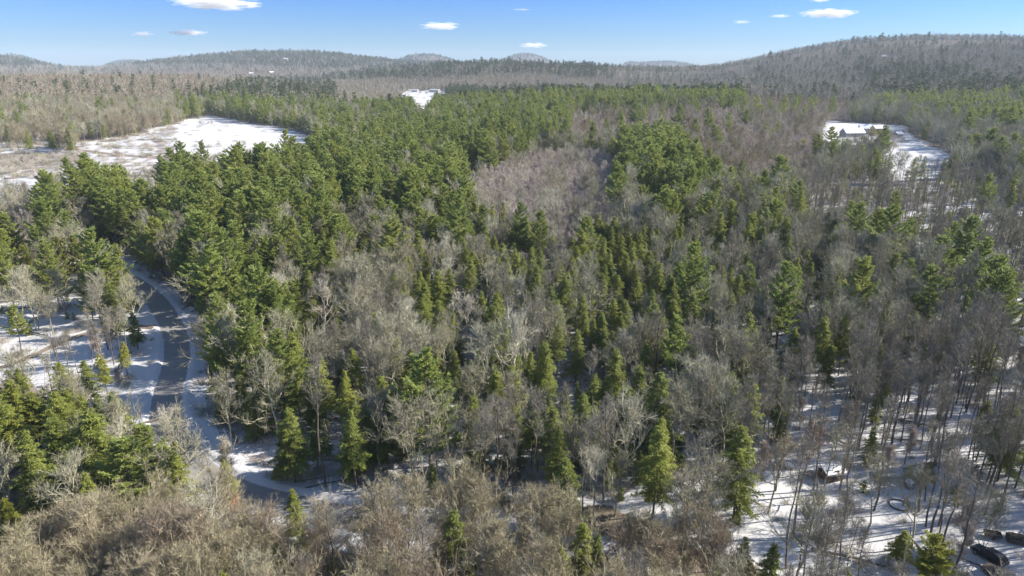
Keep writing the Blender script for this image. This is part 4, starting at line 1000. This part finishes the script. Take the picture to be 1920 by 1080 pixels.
x, y, z = at_px(765, 188); gable_house("house", (x, y, z), R(20), 16, 11, 4, 4, 'white', 'shingle', "grey-roofed house on the left of the snowy lot", 'house', 3)
for (px, py, lab) in ((472, 140, "tiny white house among trees at the foot of the far left hill"), (510, 138, "tiny white house right of another below the far hill"), (340, 147, "tiny pale farmhouse on the brown slope, left"), (356, 147, "tiny pale shed beside the farmhouse on the brown slope"),
                      (536, 112, "tiny white house high on the far hill"), (1657, 112, "tiny white house on the flank of the big hill")):
    loc = at_px(px, py + 3); f = max(1, loc[1] / 1500)
    gable_house("house", (loc[0], loc[1], loc[2] + 6), R(rng.uniform(-30, 30)), 12 * f ** .5, 9 * f ** .5, 6, 4, 'white', 'snowobj', lab, 'house', 2)

# ------------------------------------------------------------------ cars
def car(loc, rz, paint, label, L=4.7, W=1.85, Ht=1.7):
    e = empty("parked_car", loc, rz); h0 = .32
    prof = [(-L / 2, h0 + .15), (-L / 2 + .05, .95), (-L / 2 + .5, 1.03), (L / 2 - 1.2, 1.02), (L / 2 - .15, .88), (L / 2, .6), (L / 2 - .05, h0 + .05), (0, h0)]
    def shape(pr, w0, w1, mat, name, parent, bev=.07):
        zmin = min(p[1] for p in pr); zmax = max(p[1] for p in pr); g = Geo(); k = len(pr)
        V = []
        for sg in (-1, 1):
            for (a, b) in pr: f = (b - zmin) / (zmax - zmin); V.append((a, sg * (w0 * (1 - f) + w1 * f) / 2, b))
        g.V.append(np.array(V)); g.Q.append(np.array([[i, (i + 1) % k, (i + 1) % k + k, i + k] for i in range(k)]))
        g.n = 2 * k; me = g.mesh(name, M[mat])
        import bmesh
        bm = bmesh.new(); bm.from_mesh(me); bm.verts.ensure_lookup_table()
        bm.faces.new([bm.verts[i] for i in range(k)][::-1]); bm.faces.new([bm.verts[i + k] for i in range(k)])
        bmesh.ops.recalc_face_normals(bm, faces=bm.faces); bmesh.ops.bevel(bm, geom=bm.edges[:], offset=bev, segments=2, affect='EDGES'); bm.to_mesh(me); bm.free()
        return obj(name, me, parent)
    shape(prof, W, W * .97, paint, "body", e)
    cab = [(-L / 2 + .25, 1.0), (-L / 2 + .55, Ht - .06), (-L / 2 + 1.0, Ht), (L / 2 - 2.2, Ht - .02), (L / 2 - 1.35, 1.0)]
    shape(cab, W * .95, W * .74, paint, "cabin", e, .05)
    def quad(name, P, mat='glass'):
        g = Geo(); g.V.append(np.array(P, float)); g.Q.append(np.array([[0, 1, 2, 3]])); g.n = 4; me = g.mesh(name, M[mat]); o = obj(name, me, e)
        md = o.modifiers.new("s", 'SOLIDIFY'); md.thickness = .03; md.offset = 0; return o
    w1 = W * .36; w0 = W * .44
    def on(fr, a, b): return a + (b - a) * fr
    xa, xb = L / 2 - 2.2, L / 2 - 1.35
    quad("windscreen", [(on(.1, xa, xb) + .05, -w1, Ht - .09), (on(.1, xa, xb) + .05, w1, Ht - .09), (on(.92, xa, xb) + .05, w0, 1.07), (on(.92, xa, xb) + .05, -w0, 1.07)])
    quad("rear_window", [(-L / 2 + .50, w1, Ht - .14), (-L / 2 + .50, -w1, Ht - .14), (-L / 2 + .25, -w0, 1.12), (-L / 2 + .25, w0, 1.12)])
    for sg in (-1, 1):
        for (a, b) in ((-L / 2 + .75, -.35), (-.25, L / 2 - 2.0)):
            quad("side_window", [(a, sg * (W * .465 + .012), 1.08), (b + .25 * (b > 0), sg * (W * .465 + .012), 1.08), (b, sg * (W * .385 + .02), Ht - .16), (a + .1, sg * (W * .385 + .02), Ht - .16)])
        for xx in (-L / 2 + .9, L / 2 - .95):
            g = Geo(); g.tube([(xx, sg * (W / 2 - .2), .34), (xx, sg * (W / 2 + .02), .34)], [.34, .34], 16, True); wh = obj("wheel", g.mesh("wheel", M['tyre']), e)
            g = Geo(); g.tube([(xx, sg * (W / 2 + .021), .34), (xx, sg * (W / 2 + .04), .34)], [.2, .18], 12, True); obj("rim", g.mesh("rim", M['metal']), wh)
        g = Geo(); g.box(L / 2 - .12, min(sg * W * .28, sg * W * .43), .68, L / 2 + .012, max(sg * W * .28, sg * W * .43), .82); obj("headlight", g.mesh("headlight", M['lamp']), e)
        g = Geo(); g.box(-L / 2 - .012, min(sg * W * .32, sg * W * .45), .78, -L / 2 + .05, max(sg * W * .32, sg * W * .45), .95); obj("tail_light", g.mesh("tail_light", M['red']), e)
        g = Geo(); g.box(L / 2 - 1.6, min(sg * W * .49, sg * W * .56), 1.0, L / 2 - 1.45, max(sg * W * .49, sg * W * .56), 1.14); obj("mirror", g.mesh("mirror", M['dark']), e)
    return tag(e, label, 'car', 'cars parked in the snow')
x, y, z = at_px(1853, 1048); car((x, y, z), R(112), 'carblack', "black parked car on the snow, nearer the trees")
x, y, z = at_px(1874, 1086); car((x, y, z), R(110), 'carbrown', "dull brown parked car in front of the black one, cut by the bottom edge")
# small utility trailer and junk
def trailer(loc, rz):
    e = empty("trailer", loc, rz); g = Geo(); g.box(-1.1, -.6, .45, 1.1, .6, .55); obj("bed", g.mesh("bed", M['dark']), e)
    for n, b in (("side_board", (-1.1, -.6, .551, 1.1, -.55, .9)), ("side_board", (-1.1, .55, .551, 1.1, .6, .9)), ("tail_board", (-1.1, -.549, .551, -1.05, .549, .9)), ("tail_board", (1.05, -.549, .551, 1.1, .549, .9))):
        g = Geo(); g.box(*b); obj(n, g.mesh(n, M['dark']), e)
    g = Geo(); g.tube([(1.1, 0, .5), (2.0, 0, .4)], [.04, .04], 6, True); obj("drawbar", g.mesh("drawbar", M['metal']), e)
    for s in (-1, 1):
        g = Geo(); g.tube([(0, s * .64, .28), (0, s * .78, .28)], [.28, .28], 14, True); obj("wheel", g.mesh("wheel", M['tyre']), e)
    g = Geo(); r = np.random.default_rng(3); n = 40; P = np.column_stack([r.uniform(-1, 1, n), r.uniform(-.5, .5, n), np.full(n, .56)]); g.tris(P, unit(r.normal(size=(n, 3)) + [0, 0, .5]), .7, .12, r=r); obj("load", g.mesh("load", M['bark']), e)
    tag(e, "small dark open trailer behind the black car", 'trailer')
x, y, z = at_px(1860, 1008); trailer((x, y, z), R(160))
# wood pile
def logpile(loc, rz, label, n=16, L=2.6):
    e = empty("log_pile", loc, rz); r = np.random.default_rng(9); k = 0
    for row in range(4):
        for i in range(6 - row):
            g = Geo(); yy = (i - (6 - row) / 2) * .34 + .17; zz = .17 + row * .29; l = L / 2 * r.uniform(.85, 1.1)
            g.tube([(-l, yy, zz), (l, yy + r.normal() * .03, zz)], [.165, .16], 8, True); obj("log", g.mesh("log", M['bark']), e)
    g = Geo(); n = 30; P = r.uniform(-1.2, 1.2, (n, 3)) * [1, .7, 0] + [0, 0, 1.1]; g.tris(P, unit(r.normal(size=(n, 3)) + [0, 0, .3]), 1., .08, r=r)
    obj("brushwood", g.mesh("brushwood", M['twig']), e)
    tag(e, label, 'log pile')
x, y, z = at_px(1906, 1016); logpile((x, y, z), R(-25), "dark pile of logs and brushwood at the right edge by the cars")
# ring in the snow: a low round stone and metal rim filled with snow
def ring(loc, rad):
    e = empty("fire_ring", loc); g = Geo(); a = np.linspace(0, 2 * np.pi, 33); g.tube(np.column_stack([np.cos(a) * rad, np.sin(a) * rad, np.full(33, .16)]), np.full(33, .14), 8)
    obj("rim", g.mesh("rim", M['dark'], True), e)
    g = Geo(); V = [(0, 0, .2)] + [(math.cos(t) * rad * .95, math.sin(t) * rad * .95, .12) for t in a[:-1]]; g.V.append(np.array(V)); g.T.append(np.array([[0, i + 1, (i + 1) % 32 + 1] for i in range(32)])); g.n = 33
    obj("snow_fill", g.mesh("snow_fill", M['snowobj'], True), e)
    tag(e, "dark round rim half buried in snow, filled with snow", 'ring')
x, y, z = at_px(1686, 948); ring((x, y, z - .12), 1.5)
def boulder(loc, s, label, snow=True, seed=1):
    import bmesh
    from mathutils import noise as mn
    e = empty("boulder", loc, seed * 1.3)
    def ico(name, sc, off, mat, thr=None):
        bm = bmesh.new(); bmesh.ops.create_icosphere(bm, subdivisions=4, radius=1)
        for v in bm.verts:
            n = mn.noise(v.co * 1.4 + Vector((seed * 7, 0, 0))) * .35 + mn.noise(v.co * 4) * .08
            v.co *= 1 + n; v.co.x *= sc[0]; v.co.y *= sc[1]; v.co.z = v.co.z * sc[2] + off
        me = bpy.data.meshes.new(name); bm.to_mesh(me); bm.free(); me.materials.append(M[mat])
        for p in me.polygons: p.use_smooth = True
        return obj(name, me, e)
    ico("rock", (s, s * .7, s * .75), s * .3, 'stone')
    if snow: ico("snow_cap", (s * .9, s * .62, s * .5), s * .66, 'snowobj')
    tag(e, label, 'boulder')
x, y, z = at_px(1704, 912); boulder((x, y, z), 1.1, "snow-capped rounded boulder on the slope above the ring")
x, y, z = at_px(1478, 878); boulder((x, y, z), .9, "small snow-capped boulder beside the rounded tan tree", True, 2)
# bent dead trunk by the yellow pine
g = Geo(); g.tube([(0, 0, -.2), (.05, 0, 2), (.0, .1, 4), (.1, 0, 5.4), (.45, 0, 5.9), (.75, 0, 5.7)], [.15, .13, .12, .1, .08, .05], 7)
x, y, z = at_px(1690, 1075); o = obj("dead_trunk", g.mesh("dead_trunk", M['pale'])); o.location = (x, y, z); tag(o, "pale dead trunk with a hooked top left of the yellow pine", 'dead tree')
# orange-leaved shrub
g = Geo(); r = np.random.default_rng(4); n = 260; P = r.normal(size=(n, 3)) * [.45, .45, .9] + [0, 0, 2.2]; g.tris(P, unit(r.normal(size=(n, 3))), .35, .2, r=r)
e = empty("orange_shrub", at_px(440, 965)); obj("leaves", g.mesh("leaves", M['orange']), e); g2 = Geo(); g2.tube([(0, 0, 0), (.1, 0, 2.5)], [.05, .03], 5); obj("stem", g2.mesh("stem", M['bark']), e)
tag(e, "small shrub with orange leaves in the thicket below the road", 'shrub')

# ------------------------------------------------------------------ clouds
def cloud_mat():
    m = bpy.data.materials.new("cloud_vapour"); m.use_nodes = True; N = m.node_tree.nodes; L = m.node_tree.links
    for n in list(N):
        if n.type != 'OUTPUT_MATERIAL': N.remove(n)
    out = [n for n in N if n.type == 'OUTPUT_MATERIAL'][0]
    tc = N.new("ShaderNodeTexCoord"); oi = N.new("ShaderNodeObjectInfo")
    ln = N.new("ShaderNodeVectorMath"); ln.operation = 'LENGTH'; L.new(tc.outputs["Object"], ln.inputs[0])
    ad = N.new("ShaderNodeVectorMath"); ad.operation = 'ADD'; L.new(tc.outputs["Object"], ad.inputs[0]); L.new(oi.outputs["Location"], ad.inputs[1])
    n = noise(N, L, ad.outputs[0], 2.2, 5, .65)
    a = mathn(N, L, 'SUBTRACT', 1.0, ln.outputs["Value"])
    b = mathn(N, L, 'ADD', a, mathn(N, L, 'MULTIPLY', mathn(N, L, 'SUBTRACT', n, .60), 2.6))
    d = mathn(N, L, 'MULTIPLY', b, 2.0, True)
    at = N.new("ShaderNodeAttribute"); at.attribute_type = 'OBJECT'; at.attribute_name = "thick"
    v = N.new("ShaderNodeVolumePrincipled"); v.inputs["Color"].default_value = (1, 1, 1, 1); v.inputs["Anisotropy"].default_value = 0
    L.new(mathn(N, L, 'MULTIPLY', d, at.outputs["Fac"]), v.inputs["Density"]); L.new(v.outputs[0], out.inputs["Volume"])
    return m
cm = cloud_mat()
import bmesh
bm = bmesh.new(); bmesh.ops.create_icosphere(bm, subdivisions=3, radius=1); cme = bpy.data.meshes.new("cloud"); bm.to_mesh(cme); bm.free(); cme.materials.append(cm)
for (px, py, w, h, th, lab) in ((405, 6, 175, 30, 1, "largest white cloud, cut by the top edge at left"), (350, 61, 78, 16, 1, "small flat white cloud below the largest one"), (268, 64, 44, 13, 1, "tiny white cloud at the left end"),
        (824, 49, 86, 20, .8, "lens-shaped white cloud left of centre"), (1000, 85, 62, 14, .8, "low small white cloud near the horizon at centre"), (1553, 25, 110, 22, 1, "bright flat cloud above the big hill"),
        (1462, 30, 46, 9, .5, "thin wispy cloud left of the bright flat one"), (1390, 41, 38, 9, .5, "small faint cloud left of the wispy one"), (1538, 1, 44, 8, .6, "thin cloud at the top edge above the bright flat one"), (978, 18, 46, 5, .25, "faint streak of cloud high at centre")):
    a, b, c = raydir(px, py); t = 10600.; f = t / FPX
    o = obj("cloud", cme); o.location = (a * t, b * t, H + c * t); o.scale = (w * f * .5, w * f * .5, h * f * .42)
    o["thick"] = .014 * th; tag(o, lab, 'cloud', 'small white clouds')

# ------------------------------------------------------------------ haze
HAZE = True
if HAZE:
    top = 240
    g = Geo(); g.box(-9400, -9400, -60, 9400, 9400, top)
    m = bpy.data.materials.new("haze"); m.use_nodes = True; N = m.node_tree.nodes; L = m.node_tree.links
    N.remove(N["Principled BSDF"]); v = N.new("ShaderNodeVolumePrincipled"); v.inputs["Color"].default_value = (.68, .81, 1, 1); v.inputs["Density"].default_value = .00006
    L.new(v.outputs[0], N["Material Output"].inputs["Volume"])
    tag(obj("haze", g.mesh("haze", m)), kind='stuff')
print("done", time.time() - T0)
